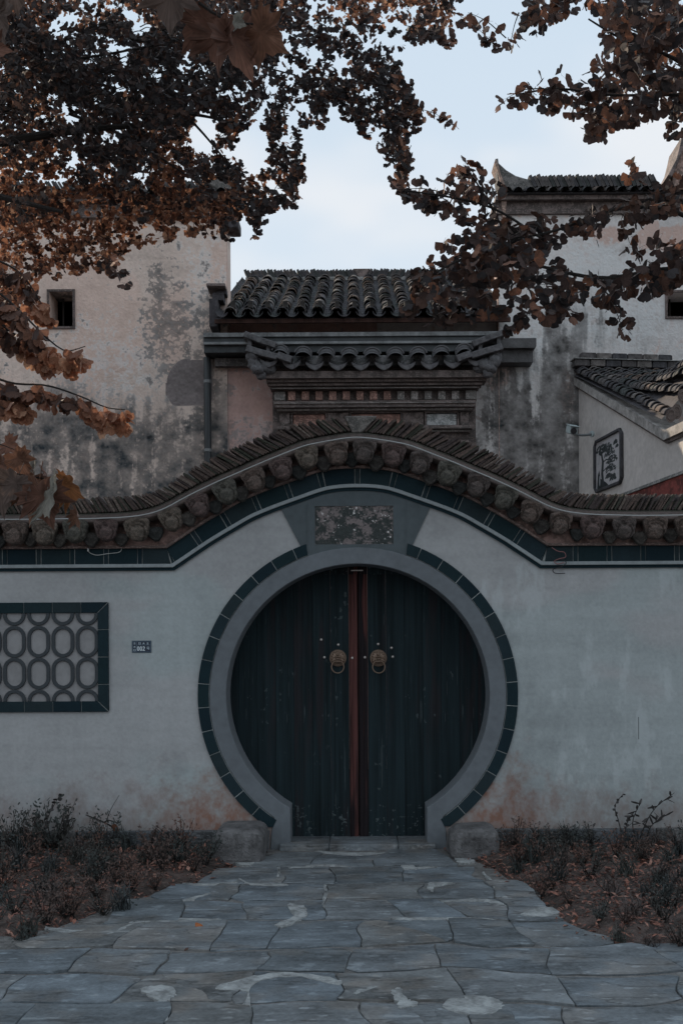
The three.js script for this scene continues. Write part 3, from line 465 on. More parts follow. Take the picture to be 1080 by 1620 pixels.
  mesh('added_gap_blocker', boxG(gapX - .06, gapX + .06, .04, 2.42, ZF - .03, ZF - .002), timberM, wall);  // added behind the meeting edges to block light through the gap
  mesh('door_latch', boxG(-0.052, 0.048, CY + 1.002, CY + 1.012, -0.31, -0.275, 0.002), studM, wall);

  // lattice window: dark brick frame, grey panel, interlocking oval tiles
  const win = part('lattice_window', wall); const fx0 = (-170 - PX) / 200, fx1 = (175.5 - PX) / 200 - 0.014, fy1 = at(90, 953.2).y, fy0 = at(90, 1126.2).y, b = 0.083;
  mesh('window_back', boxG(fx0 + b, fx1 - b, fy0 + b, fy1 - b, 0.001, 0.004), mat([0.33, 0.335, 0.345], { map: soft, s: 1.2, bs: 0.001 }), win);
  mesh('frame_mortar', new MB().box(fx0, fx1, fy0, fy0 + b, .001, .016).box(fx0, fx1, fy1 - b, fy1, .001, .0162).box(fx0 + .001, fx0 + b, fy0 + b, fy1 - b, .001, .0158).box(fx1 - b, fx1 - .001, fy0 + b, fy1 - b, .001, .0158).geo(), grout, win);
  const br = (pts, i) => mesh('frame_brick', boxUV(extr(poly(pts), 0.002, 0.024, 0.002), i * .21, 0), darkTile[(i * 3) % 7], win); const gp = 0.0026;
  const nb = 8, xs = []; for (let i = 0; i <= nb; i++) xs.push(lerp(fx1 - b * 0.02, fx0, i / nb)); const P = 0.2255;
  for (const top of [1, 0]) { let x1 = fx1, i = 0; while (x1 > fx0 + 0.02) { const x0 = Math.max(fx0, i === 0 ? fx1 - 0.215 : x1 - P); const yo = top ? fy1 : fy0, yi = top ? fy1 - b : fy0 + b; const d0 = x0 <= fx0 + .01 ? b : 0, d1 = i === 0 ? b : 0; br([[x0 + gp, yo], [x1 - gp - (d1 ? 0.002 : 0), yo], [x1 - gp - d1 - (d1 ? 0.004 : 0), yi], [x0 + gp + d0, yi]], i + top); x1 = x0; i++; } }
  for (const rgt of [1, 0]) { const n = 4, H = fy1 - fy0; for (let i = 0; i < n; i++) { const y0 = fy0 + H * i / n + gp, y1 = fy0 + H * (i + 1) / n - gp, xo = rgt ? fx1 : fx0, xi = rgt ? fx1 - b : fx0 + b; br([[xo, y0 + (i === 0 ? .004 : 0)], [xo, y1 - (i === n - 1 ? .004 : 0)], [xi, y1 - (i === n - 1 ? b : 0)], [xi, y0 + (i === 0 ? b : 0)]].map((p) => p), i + 3); } }
  const oval = (cx, cy, clip) => {                          // stadium ring; clip > 0 keeps the lower half, < 0 the upper half
    const w = 0.089, h = 0.126, t = 0.028, st = h - w, out = [], inn = []; const push = (arr, r, k) => { const N = 12; for (let i = 0; i <= N; i++) { const a = Math.PI * i / N; arr.push([cx + Math.cos(a) * r, cy + st + Math.sin(a) * r]); } for (let i = 0; i <= N; i++) { const a = Math.PI + Math.PI * i / N; arr.push([cx + Math.cos(a) * r, cy - st + Math.sin(a) * r]); } };
    push(out, w); push(inn, w - t);
    if (!clip) { const s = poly(out); s.holes.push(new THREE.Path(inn.map((p) => new THREE.Vector2(...p)))); return extr(s, 0.0045, 0.021, 0.003); }
    const half = (r) => { const a = []; for (let i = 0; i <= 12; i++) { const q = (clip > 0 ? Math.PI : 0) + Math.PI * i / 12; a.push([cx + Math.cos(q) * r, cy + (clip > 0 ? -st : st) + Math.sin(q) * r]); } const yl = clip > 0 ? fy1 - b : fy0 + b; a.unshift([a[0][0], yl]); a.push([a[a.length - 1][0], yl]); return a; };
    return extr(ribbon(half(w), half(w - t)), 0.0045, 0.021, 0.003);
  };
  const ovM = mat([0.055, 0.066, 0.075], { map: soft, s: 0.3, bs: 0.002 });
  const cx0 = at(139, 1040).x, dx = 0.1915, cyA = at(90, 1015).y, cyB = at(90, 1065.2).y;
  for (let i = 0; i < 9; i++) { const x = cx0 - i * dx; if (x - 0.09 < fx0 + b) break; mesh('lattice_oval', oval(x, cyA, 0), ovM, win); mesh('lattice_oval', oval(x, cyB, 0), ovM, win); mesh('lattice_oval', oval(x, cyA + 0.2525, 1), ovM, win); mesh('lattice_oval', oval(x, cyB - 0.2525, -1), ovM, win); }
}

// house number plate
{
  const cv = document.createElement('canvas'); cv.width = 320; cv.height = 200; const c = cv.getContext('2d');
  c.fillStyle = '#0c2036'; c.fillRect(0, 0, 320, 200); c.strokeStyle = '#56707f'; c.lineWidth = 7; c.strokeRect(6, 6, 308, 188); c.lineWidth = 4; c.strokeStyle = '#7d95a3'; c.beginPath(); c.moveTo(74, 14); c.lineTo(74, 186); c.moveTo(74, 72); c.lineTo(306, 72); c.stroke();
  c.fillStyle = '#cfdde4'; c.font = 'bold 104px sans-serif'; c.textBaseline = 'middle'; c.save(); c.translate(82, 130); c.scale(0.80, 1); c.fillText('002', 0, 4); c.restore();
  c.strokeStyle = '#b6c8d2'; c.lineWidth = 5; const g = (x, y, s, l) => { c.beginPath(); for (const [a, b, d, e] of l) { c.moveTo(x + a * s, y + b * s); c.lineTo(x + d * s, y + e * s); } c.stroke(); };
  const box = [[0, 0, 1, 0], [1, 0, 1, 1], [1, 1, 0, 1], [0, 1, 0, 0], [0, .5, 1, .5]], cro = [[.5, 0, .5, 1], [0, .4, 1, .4], [.5, .4, 0, 1], [.5, .4, 1, 1]], roofy = [[.5, 0, 0, .5], [.5, 0, 1, .5], [.2, .6, .8, .6], [.5, .4, .5, 1], [0, 1, 1, 1]];
  g(110, 26, 34, box); g(178, 26, 34, cro); g(246, 26, 34, roofy); g(26, 24, 34, roofy); g(26, 84, 34, cro); g(26, 142, 34, box);
  c.lineWidth = 5; g(246, 104, 48, [[.15, 0, .85, 0], [.85, 0, .85, .35], [.85, .35, .15, .35], [.15, .35, .15, 0], [0, .55, 1, .55], [.3, .55, .25, .75], [.25, .75, .9, .75], [.9, .75, .8, 1], [.8, 1, .6, .95]]);
  const t = new THREE.CanvasTexture(cv); t.colorSpace = THREE.SRGBColorSpace; const a = at(209, 1013.5), b = at(240, 1032.5);
  const o = thing('number_plate', 'small navy house number plate reading 002 beside the lattice window', 'number plate', [(a.x + b.x) / 2, (a.y + b.y) / 2, 0.001]); const w = b.x - a.x, h = a.y - b.y;
  mesh('plate', new RoundedBoxGeometry(w, h, 0.006, 2, 0.0025).translate(0, 0, 0.003), mat([0.02, 0.035, 0.055], { map: null, bump: null, rough: 0.4 }), o);
  mesh('lettering', new THREE.PlaneGeometry(w - 0.004, h - 0.004).translate(0, 0, 0.0065), new THREE.MeshStandardMaterial({ map: t, roughness: 0.4 }), o);
}
// cables on the wall
const cableM = mat([0.55, 0.58, 0.58], { map: null, bump: null, rough: 0.5 }), wireM = mat([0.26, 0.12, 0.12], { map: null, bump: null, rough: 0.5 }), wireB = mat([0.02, 0.02, 0.025], { map: null, bump: null, rough: 0.5 });
{
  const P = []; for (let i = 0; i < xsW.length; i += 4) { const x = xsW[i]; P.push(V3(x, capC(x) + 0.004 + 0.006 * (vn(x * 3, 2) - .5) - 0.004, 0)); } P.forEach((p) => { const k = (CAMD - .21) / CAMD; p.set(p.x * k, EYE + (p.y - EYE) * k, .21); });
  tag(mesh('eave_cable', tube(P, 0.0042, 240, 6), mat([0.36, 0.39, 0.39], { map: null, bump: null, rough: .6 })), 'thin pale cable running along the wavy eave of the garden wall', 'cable');
  const q = (px, py, z) => { const p = at(px, py, CAMD - z); return p; };
  const w = thing('loose_wire', 'coiled reddish loose wires hanging from the right corner of the dark band', 'wire', q(876, 868, 0.06).toArray()); const o = w.position;
  const rel = (l) => l.map(([x, y, z]) => q(x, y, z).sub(o));
  mesh('wire', tube(rel([[872, 866, .062], [882, 872, .07], [892, 874, .07], [894, 881, .06], [884, 884, .07], [876, 888, .06], [880, 892, .06], [892, 890, .07]]), 0.0035, 60), wireM, w);
  mesh('wire', tube(rel([[878, 887, .05], [888, 885, .07], [895, 890, .06], [888, 896, .07], [874, 901, .05], [876, 906, .04], [893, 907, .03]]), 0.0035, 60), wireB, w);
  const l = thing('thin_wire', 'thin pale wire sagging across the dark band at the far left', 'wire', q(140, 870, .05).toArray());
  mesh('wire', tube([[139, 869, .065], [142, 874, .04], [152, 878, .035], [170, 876, .035], [190, 873, .035], [193, 868, .065]].map(([x, y, z]) => q(x, y, z).sub(l.position)), 0.0028, 40), cableM, l);
  mesh('plug', boxG(-0.006, 0.006, -0.012, 0.012, -0.006, 0.014, 0.002), cableM, l);
}
// rounded foot stones on either side of the gate
for (const [px0, px1, py0, py1, lab, seed] of [[333, 416, 1312, 1370, 'rounded grey foot stone at the left foot of the moon gate', 3], [713, 792, 1310, 1362, 'rounded grey foot stone at the right foot of the moon gate', 8]]) {
  const f = onGround((px0 + px1) / 2, py1), d = CAMD - f.z, a = at(px0, py1, d), b = at(px1, py0, d), w = b.x - a.x, h = b.y + 0.04, dep = f.z - 0.03;
  const g = new RoundedBoxGeometry(w, h, dep, 14, Math.min(w, h, dep) * 0.30), p = g.attributes.position;
  for (let i = 0; i < p.count; i++) { const x = p.getX(i), y = p.getY(i), z = p.getZ(i); const n = 1 + 0.22 * (fbm(x * 6 + seed, y * 6 + z * 5, 5, seed) - 0.5); p.setXYZ(i, x * n, y * n, z * n); } g.computeVertexNormals();
  tag(mesh('foot_stone', boxUV(g, seed, 0), mat([0.185, 0.185, 0.19], { map: mottle, s: 0.6, bs: 0.016 })), lab, 'stone').position.set((a.x + b.x) / 2, h / 2 - 0.05, 0.04 + dep / 2);
}
// ---------------------------------------------------------------- the old houses behind the wall
const HD = 15, HZ = CAMD - HD, hx = (px) => at(px, 700, HD).x, hy = (py, d = HD) => EYE - (py - PY) * d / F;
const facT = tex(1664, 924, (u, v) => {
  const px = u * 1080, py = 830 - v * 600, x = px / 120, y = py / 120;
  const n1 = fbm(x * 1.4, y * 1.2, 6, 131), n2 = fbm(x * 8, y * 8, 6, 133), f = fbm(x * 34, y * 34, 4, 135), s1 = fbm(x * 11 + n1, y * 1.3, 6, 137), s2 = fbm(x * 2.6, y * 0.5, 4, 139), h1 = fbm(x * 1.6, y * 9, 3, 141);
  const k = 1 + 0.42 * (n1 - 0.5) + 0.36 * (n2 - 0.5) + 0.30 * (f - 0.5) + 0.16 * (h1 - 0.5); const dr = sstep(0.50, 0.64, fbm(x * 16 + n1 * 1.5, y * 0.55, 5, 143)); let c, mould = 0, pale = 0, rust = 0;
  const G = (X, Y, a, b) => { const q = blob(px, py, X, Y, a, b); return q > 0 ? q * (2 - q) : 0; };
  if (px < 362) {                                            // left house
    c = [0.72, 0.60, 0.53]; const lowW = sstep(540, 680, py + 60 * (n1 - .5));
    mould = sstep(0.45, 0.64, f * 0.32 + n2 * 0.28 + s1 * 0.40 + 0.26 * (lowW - 0.42)) * (0.30 + 0.65 * lowW); mould = Math.max(mould, dr * lowW * .75 * sstep(.35, .6, f));
    mould = Math.max(mould, sstep(0.50, 0.62, n2 * .5 + f * .5 + 0.24 * (Math.max(G(270, 520, 60, 150), G(335, 560, 40, 180)) - 0.55)) * 0.7);
    pale = sstep(0.50, 0.63, f * 0.45 + n2 * 0.55 + 0.22 * (Math.max(G(180, 590, 140, 120), G(330, 440, 60, 120)) - 0.5)) * 0.6; rust = sstep(0.46, 0.62, n1 * 0.6 + s2 * 0.4 + 0.2 * (G(180, 520, 190, 150) - 0.4)) * 0.32;
    const pd = Math.hypot((px - 304) / 38, (py - 604) / 40), sq = Math.max(Math.abs(px - 302) / 38, Math.abs(py - 604) / 37); const e = Math.max(pd * .86, px < 304 && py < 604 ? pd : sq) + 0.05 * (n2 - .5);
    if (e < 1) { const t = sstep(1.0, 0.96, e); const q = 0.20 * (0.8 + 0.4 * f); c = [lerp(c[0], q * 1.05, t), lerp(c[1], q * .93, t), lerp(c[2], q * .92, t)]; mould *= 1 - t; pale *= 1 - t; rust *= 1 - t; }
  } else if (px < 600) {                                      // middle, left of the door hood
    c = [0.52, 0.36, 0.325]; mould = sstep(0.48, 0.62, f * 0.4 + n2 * 0.4 + s1 * 0.2 + 0.2 * (sstep(620, 760, py) - 0.4) + 0.18 * (G(350, 640, 26, 110))) * 0.6; pale = sstep(0.50, 0.64, n2 * .6 + f * .4 + 0.16 * (G(420, 700, 60, 60) - .4)) * 0.4; rust = 0.28 * sstep(.4, .6, n1);
  } else {                                                   // right
    c = [0.66, 0.645, 0.635]; const W = Math.max(G(850, 720, 150, 160), G(800, 660, 40, 150), G(890, 640, 60, 180), G(930, 520, 60, 60) * .5);
    mould = sstep(0.42, 0.60, f * 0.22 + n2 * 0.22 + s1 * 0.56 + 0.34 * (W - 0.45)) * (0.35 + 0.62 * Math.min(1, W * 1.5));
    pale = sstep(0.47, 0.6, f * 0.35 + n2 * 0.45 + s1 * .2 + 0.26 * (Math.max(G(830, 560, 90, 110), G(960, 510, 160, 60), G(940, 420, 120, 60)) - 0.5)) * 0.75;
    rust = sstep(0.42, 0.56, n2 * 0.7 + f * 0.3 + 0.4 * (Math.max(G(966, 376, 30, 22), G(790, 590, 30, 40), G(1050, 380, 60, 30), G(900, 620, 20, 60) * .6) - 0.4)) * 0.7;
    mould = Math.max(mould, dr * Math.min(1, W * 1.3) * (0.5 + .5 * sstep(.35, .6, f))); if (py < 460) mould *= 0.35;
  }
  c = c.map((q) => q * k); const mix = (t, a) => { c = c.map((q, i) => lerp(q, a[i], t)); };
  mix(rust, [0.56, 0.36, 0.29]); mix(pale * (0.55 + .9 * (f - .3)), [0.64, 0.67, 0.68]); mix(clamp(mould) * (0.92 + .9 * (n2 - .5)), [0.066 + .11 * f, 0.064 + .105 * f, 0.064 + .10 * f]); return c.map((q) => clamp(q, 0.02, 0.8));
}, true, THREE.MirroredRepeatWrapping);
const facM = new THREE.MeshStandardMaterial({ roughness: 0.94, side: THREE.DoubleSide, bumpMap: rep(rough1, 1.1), bumpScale: 0.012 });
facM.map = facT; facT.repeat.set(1 / 9, 1 / 5); facT.offset.set(PX / 1080, -(EYE - (830 - PY) / 120) / 5);
const shape2 = (pts) => poly(pts.map(([px, py]) => { const p = at(px, py, HD); return [p.x, p.y]; }));
const eaveRidge = (parent, x0, x1, y, z, h, lean, pitch, name = 'ridge_tile', mats = roofM) => { const g = boxUV(new THREE.BoxGeometry(pitch * 0.80, h, 0.2).translate(0, h / 2, 0)); for (let x = x0; x < x1; x += pitch) { const m = mesh(name, g, mats[Math.floor(R() * 3) % mats.length], parent); m.position.set(x, y, z + rr(-.015, .015)); m.rotation.z = lean + rr(-.06, .06); m.scale.set(rr(.85, 1.1), rr(.92, 1.06), 1); } };
const houseWall = (parent, x0, x1, yt, win) => {           // a tall wall with a small sunk window
  const s = poly([[x0, 0], [x1, 0], [x1, yt], [x0, yt]]); const h = new THREE.Path(); h.moveTo(win[0], win[2]); h.lineTo(win[0], win[3]); h.lineTo(win[1], win[3]); h.lineTo(win[1], win[2]); s.holes.push(h);
  mesh('front_wall', extr(s, HZ - 0.42, HZ), facM, parent);
  const w = part('window', parent); const za = HZ - 2.4, zb = HZ - .421, X0 = win[0] - .9, X1 = win[1] + .5, Y0 = win[2] - .9, Y1 = win[3] + .6; new MB().box(X0, X1, Y0, Y1, za - .1, za).box(X0 - .1, X0, Y0, Y1, za, zb).box(X1, X1 + .1, Y0, Y1, za, zb).box(X0 - .1, X1 + .1, Y1, Y1 + .1, za - .1, zb).box(X0 - .1, X1 + .1, Y0 - .1, Y0, za - .1, zb).build('room_interior', roomM, parent);
  mesh('window_bar', new MB().box(win[0] + .10, win[0] + .12, win[2], win[3], HZ - .30, HZ - .28).box(win[1] - .02, win[1], win[2], win[3], HZ - .301, HZ - .281).geo(), timberM, w);
  mesh('window_frame', new MB().box(win[0] - .03, win[0], win[2] - .03, win[3] + .03, HZ + .001, HZ + .02).box(win[1], win[1] + .03, win[2] - .03, win[3] + .03, HZ + .001, HZ + .02).box(win[0], win[1], win[3], win[3] + .03, HZ + .001, HZ + .0205).box(win[0], win[1], win[2] - .03, win[2], HZ + .001, HZ + .022).geo(), mat([0.20, 0.16, 0.15], { map: blotch, s: .4 }), w);
};
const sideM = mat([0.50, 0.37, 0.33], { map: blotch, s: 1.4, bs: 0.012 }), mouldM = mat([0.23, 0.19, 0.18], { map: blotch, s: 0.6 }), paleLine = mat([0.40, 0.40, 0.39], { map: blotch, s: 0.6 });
const waveEave = (parent, x0, x1, y, z) => { const g = new MB(); const c = new THREE.CylinderGeometry(.06, .06, .22, 7, 1, true, -1.4, 2.8).rotateX(-1.2), t = new THREE.CylinderGeometry(.06, .06, .22, 7, 1, true, Math.PI - 1.4, 2.8).rotateX(-1.2).translate(.075, .05, 0); g.add(c); g.add(t); const G = g.geo(); for (let x = x0 + .07; x < x1 - .1; x += .15) { const m = mesh('eave_tile', G, pickRoof(), parent); m.position.set(x, y, z); m.rotation.y = rr(-.08, .08); } };
{
  // left house
  const L = thing('old_house', 'tall weathered left house wall with a small dark window and a rounded grey patch', 'house');
  const xr = hx(361), yt = hy(345); houseWall(L, -10.5, xr, yt, [hx(80), hx(117), hy(514), hy(459)]);
  
  mesh('cornice', new MB().box(-10.5, xr + .10, yt + .001, yt + .09, HZ - .50, HZ + .08).box(-10.5, xr + .06, yt + .0905, yt + .19, HZ - .46, HZ + .05).box(-10.5, xr + .14, yt + .191, yt + .25, HZ - .55, HZ + .13).geo(), mouldM, L);
  waveEave(L, -6, xr + .16, yt + .30, HZ + .12); mesh('roof_slope', extr(poly([[HZ + .2, yt + .25], [HZ - .2, yt + .40], [HZ - .6, yt + .25]].map(([z, y]) => [z, y])), 0, 1).scale(1, 1, 8.9).rotateY(-Math.PI / 2).translate(xr + .12, 0, 0), roofM[0], L);
  eaveRidge(L, -4.9, xr + .05, yt + .36, HZ - .1, 0.17, 0.5, 0.045);
  mesh('eave_corner', extr(poly([[xr - .1, yt + .34], [xr + .13, yt + .34], [xr + .15, yt + .5], [xr + .02, yt + .62], [xr - .02, yt + .56], [xr - .3, yt + .5]]), HZ - .25, HZ + .06, 0.02), mat([0.22, 0.21, 0.20], { map: blotch, s: .4 }), L);
  mesh('corner_drip', boxG(xr + .02, xr + .16, yt - .14, yt + .0, HZ - .3, HZ + .06, 0.02), roofM[5], L);
  mesh('gable_step', boxG(-16, -5.4, 0, 8.75, HZ - .44, HZ - .003), facM, L); mesh('added_shade_step_cap', boxG(-16.1, -5.3, 8.751, 9.0, HZ - .6, HZ + .15, .02), mouldM, L);  // unseen taller step added past the left edge to shade the ground
  const cb = new MB(); [[337, 350, 482, 525], [341, 358, 470, 482], [346, 362, 464, 470]].forEach(([a, b, c, d], i) => cb.box(hx(a), hx(b), hy(d), hy(c) - .001, HZ + .001, HZ + .30 - i * .07)); cb.build('corbel', roofM[5], L);
  mesh('corbel_cap', boxG(hx(333), hx(362), hy(464), hy(459), HZ + .001, HZ + .33, 0.01), mouldM, L);

  // middle hall: wall, tiled roof, dark eave, gutter, carved door hood
  const C = thing('main_hall', 'low tiled hall in the middle with a dark gutter and a carved door hood', 'house');
  const xR = hx(790), wy = hy(531); mesh('front_wall', boxG(xr + .004, xR - .004, 0, wy, HZ - .4, HZ - .004), facM, C);
  mesh('upper_wall', boxG(xr + .004, xR - .004, wy + .001, hy(489), HZ - .3, HZ - .2), facM, C);
  for (let i = 0; i < 16; i++) mesh('rafter', boxG(-0.03, 0.03, -0.04, 0.04, -0.55, 0.5, .005), timberM, C).position.set(lerp(xr + .12, xR - .12, i / 15), hy(497), HZ - .05);
  const ez = HZ + 0.42, eD = CAMD - ez, ey = EYE + (PY - 500) * eD / F, rz = HZ - 3.1, ry = EYE + (PY - 444) * (CAMD - rz) / F;
  mesh('eave_board', boxG(xr - .12, xR + .1, ey - .075, ey - .02, ez - .06, ez - .02, .004), mat([0.12, 0.062, 0.05], { map: grainT, s: .5 }), C);
  const slope = Math.hypot(ry - ey, ez - rz), pitchA = Math.atan2(ry - ey, ez - rz);
  mesh('roof_deck', boxG(xr - .12, xR + .1, -.045, -.006, -slope, 0).rotateX(0).applyMatrix4(M4(0, ey - .02, ez - .02, pitchA)), roofM[5], C);
  mesh('roof_rear', boxG(xr, xR, -.05, 0, -.02, 3.2).applyMatrix4(M4(0, ry - .02, rz, 0, Math.PI, 0)).applyMatrix4(new THREE.Matrix4()), roofM[5], C);
  const cg = [0, 1, 2].map((i) => { const g = new THREE.CylinderGeometry(0.066, 0.080, 0.28, 9, 1, true, -Math.PI / 2 - .1, Math.PI + .2).rotateX(-Math.PI / 2).rotateX(0.06); const lip = new THREE.TorusGeometry(0.076, 0.007, 4, 10, Math.PI).translate(0, 0.003, 0.14); return new MB().add(g).add(lip).geo(); });
  const tg = (() => { const g = new THREE.CylinderGeometry(0.085, 0.085, 0.30, 7, 1, true, Math.PI / 2 + .25, Math.PI - .5).rotateX(-Math.PI / 2).rotateX(0.05).translate(0, 0.075, 0); const lip = new THREE.TorusGeometry(0.083, 0.007, 4, 10, Math.PI - .5).rotateZ(Math.PI + .25).translate(0, .07, .15); return new MB().add(g).add(lip).geo(); })();
  const rows = 19, colsN = 16; for (let c = 0; c < colsN; c++) { const x0 = lerp(xr - .02, xR - .02, (c + .5) / colsN); for (let r = 0; r < rows; r++) { const t = (r + .5) / rows, m = mesh('cover_tile', cg[0], pickRoof(), C), y = lerp(ey, ry, t) + .035, z = lerp(ez, rz, t); m.position.set(x0 + rr(-.012, .012), y + rr(-.008, .008), z + rr(-.03, .03)); m.rotation.set(pitchA * 0.88 + rr(-.04, .04), rr(-.06, .06), rr(-.08, .08)); } }
  for (let c = 0; c <= colsN; c++) { const x0 = lerp(xr - .02, xR - .02, c / colsN); for (let r = 0; r < rows; r++) { const t = (r + .5) / rows, m = mesh('trough_tile', tg, roofM[[0, 2, 5][Math.floor(R() * 3)]], C); m.position.set(x0, lerp(ey, ry, t), lerp(ez, rz, t) + .04); m.rotation.set(pitchA * 0.95, rr(-.04, .04), 0); } }
  mesh('ridge_line', boxG(xr - .05, xR + .05, ry - .03, ry + .035, rz - .06, rz + .1, .01), paleLine, C);
  const kx = at(572, 438, CAMD - rz).x; eaveRidge(C, xr, kx - .06, ry + .03, rz, 0.135, 0.5, 0.052); eaveRidge(C, kx + .1, xR + .3, ry + .03, rz, 0.135, -0.5, 0.052);
  mesh('ridge_keystone', extr(poly([[kx - .05, ry + .03], [kx + .06, ry + .03], [kx + .13, ry + .16], [kx - .13, ry + .16]]), rz - .08, rz + .1, .008), mouldM, C);
  // gutter and pipe
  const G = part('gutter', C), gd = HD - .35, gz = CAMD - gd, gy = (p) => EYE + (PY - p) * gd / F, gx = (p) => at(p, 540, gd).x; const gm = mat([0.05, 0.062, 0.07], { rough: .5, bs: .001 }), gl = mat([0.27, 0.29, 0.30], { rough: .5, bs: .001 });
  const prof = (y0, y1, dz, m, n) => mesh(n, boxG(gx(322), gx(790), gy(y1) + .001, gy(y0), HZ + .002, gz + dz, .006), m, G);
  prof(526, 533, .03, gl, 'gutter_lip'); prof(533, 540, .0, gm, 'gutter_face'); prof(540, 544.5, .02, gl, 'gutter_bead'); prof(544.5, 556, -.03, gm, 'gutter_base');  // the lip is a lighter grey that paints its highlight
  mesh('gutter_end', new MB().box(gx(790), gx(848), gy(549), gy(536), HZ + .002, gz - .01).box(gx(790), gx(846), gy(552), gy(549) - .001, HZ + .002, gz + .01).box(gx(790), gx(844), gy(572), gy(552) - .001, HZ + .003, gz - .08).geo(), mat([0.10, 0.10, 0.105], { rough: .6 }), G);
  mesh('wall_ledge', boxG(gx(336), gx(404), gy(571), gy(557), HZ + .002, HZ + .12, .01), mat([0.22, 0.21, 0.21], { map: blotch, s: .5 }), C);
  const dp = part('downpipe', C); mesh('pipe', new THREE.CylinderGeometry(.048, .048, gy(556) - .1, 14).translate(at(330, 640, HD).x, (gy(556) + .1) / 2, HZ + .09), gm, dp); for (const y of [4.2, 5.1, 2.5]) mesh('pipe_clip', new THREE.CylinderGeometry(.054, .054, .04, 14).translate(at(330, 640, HD).x, y, HZ + .09), gl, dp);
  // door hood
  const hd = part('door_hood', C), dd = HD - .5, dz = CAMD - dd, dy = (p) => EYE + (PY - p) * dd / F, dxx = (p) => at(p, 600, dd).x;
  const brickM = mat([0.21, 0.175, 0.165], { map: blotch, s: .5 }), pinkBrick = mat([0.52, 0.31, 0.26], { map: blotch, s: .5 }), paleBrick = mat([0.40, 0.375, 0.36], { map: blotch, s: .5 }), hoodT = mat([0.165, 0.165, 0.175], { s: .3 });
  mesh('hood_backing', boxG(dxx(428), dxx(756), dy(705), dy(566), HZ + .001, HZ + .16), brickM, hd);
  mesh('hood_flashing', boxG(dxx(415), dxx(778), dy(572), dy(556), HZ + .002, HZ + .30), mat([0.32, 0.33, 0.34], { map: blotch, s: .7 }), hd);
  const cov = new MB().add(new THREE.CylinderGeometry(.105, .118, .34, 10, 1, true, -1.35, 2.7).rotateX(-Math.PI / 2).rotateX(.5).translate(0, -.055, -.14)).add(new THREE.TorusGeometry(.112, .013, 5, 14, 2.5).rotateZ(.32).translate(0, -.062, .0)).geo();
  const tonS = new THREE.Shape(); tonS.moveTo(-.115, .035); tonS.quadraticCurveTo(0, -.055, .115, .035); tonS.lineTo(.11, 0); tonS.quadraticCurveTo(.07, -.06, 0, -.082); tonS.quadraticCurveTo(-.07, -.06, -.11, 0); const ton = new MB().add(extr(tonS, -.012, .012, .004)).add(new THREE.CylinderGeometry(.13, .13, .3, 8, 1, true, Math.PI - 1.0, 2.0).rotateX(-Math.PI / 2).rotateX(.5).translate(0, .15, -.14)).geo();
  for (let i = 0; i < 9; i++) { const px = 444 + i * 36.2, lift = Math.pow(Math.abs(i - 4) / 4, 3) * .045; const m = mesh('hood_cover_tile', cov, hoodT, hd); m.position.set(dxx(px), dy(566) + .06 + lift, dz + .06); m.rotation.z = (i - 4) * .012; if (i < 9) { const t = mesh('hood_drip_tile', ton, hoodT, hd); t.position.set(dxx(px - 18.1 * (i > 4 ? -1 : 1)), dy(578) + lift, dz + .05); t.rotation.z = rr(-.05, .05); if (i === 4) { mesh('hood_drip_tile', ton, hoodT, hd).position.set(dxx(px + 18.1), dy(578), dz + .05); } } }
  mesh('hood_soffit', boxG(dxx(420), dxx(772), dy(597), dy(586), HZ + .162, dz - .02), brickM, hd);
  const bar = (a, b, w, z0, z1, m, n) => { const A = [dxx(a[0]), dy(a[1])], B = [dxx(b[0]), dy(b[1])], q = poly(offset([A, [lerp(A[0], B[0], .5), lerp(A[1], B[1], .55)], B], w / 2).concat(offset([A, [lerp(A[0], B[0], .5), lerp(A[1], B[1], .55)], B], -w / 2).reverse())); mesh(n, extr(q, z0, z1, .006), m, hd); };
  for (const sd of [-1, 1]) {                                 // upturned ends: two sloping bars, small posts, a carved knob, stacked tile mass
    const X = (p) => sd < 0 ? p : 1184 - p, S = (a, b, w, n, z = 0) => bar(sd < 0 ? a : [X(b[0]), b[1]], sd < 0 ? b : [X(a[0]), a[1]], w, dz - .12 + z, dz + .1 + z, hoodT, n);
    S([388, 530], [437, 548], .075, 'hood_upper_horn'); S([391, 553], [440, 567], .08, 'hood_lower_horn', .02); S([440, 564], [462, 572], .085, 'hood_lower_horn', .03);
    for (const [x, y0, y1] of [[396, 533, 557], [425, 546, 562]]) mesh('hood_horn_post', boxG(dxx(X(x)) - .025, dxx(X(x)) + .025, dy(y1), dy(y0), dz - .08, dz + .06, .008), hoodT, hd);
    for (const [x, y, r] of [[400, 564, .075], [402, 574, .08], [409, 583, .09], [419, 580, .09], [428, 583, .07], [413, 592, .06]]) { const g = new THREE.SphereGeometry(r, 10, 8); const p = g.attributes.position; for (let i = 0; i < p.count; i++) { const k = .55 + 1.0 * fbm(p.getX(i) * 26 + x, p.getY(i) * 26 + p.getZ(i) * 14, 4); p.setXYZ(i, p.getX(i) * k, p.getY(i) * k, p.getZ(i) * k); } g.computeVertexNormals(); mesh('hood_carving', boxUV(g), hoodT, hd).position.set(dxx(X(x)), dy(y), dz + rr(-.04, .03)); }
  }
  const mo = (x0, x1, y0, y1, pr, m, n = 'hood_moulding') => mesh(n, boxG(dxx(x0), dxx(x1), dy(y1) + .0012, dy(y0), HZ + .162, HZ + .162 + pr, .006), m, hd);
  mo(421, 770, 596.5, 602, .26, brickM); mo(424, 764, 602, 606.5, .22, mouldM); mo(426, 760, 606.5, 611, .17, brickM); mo(428, 757, 611, 628, .05, brickM, 'hood_frieze');
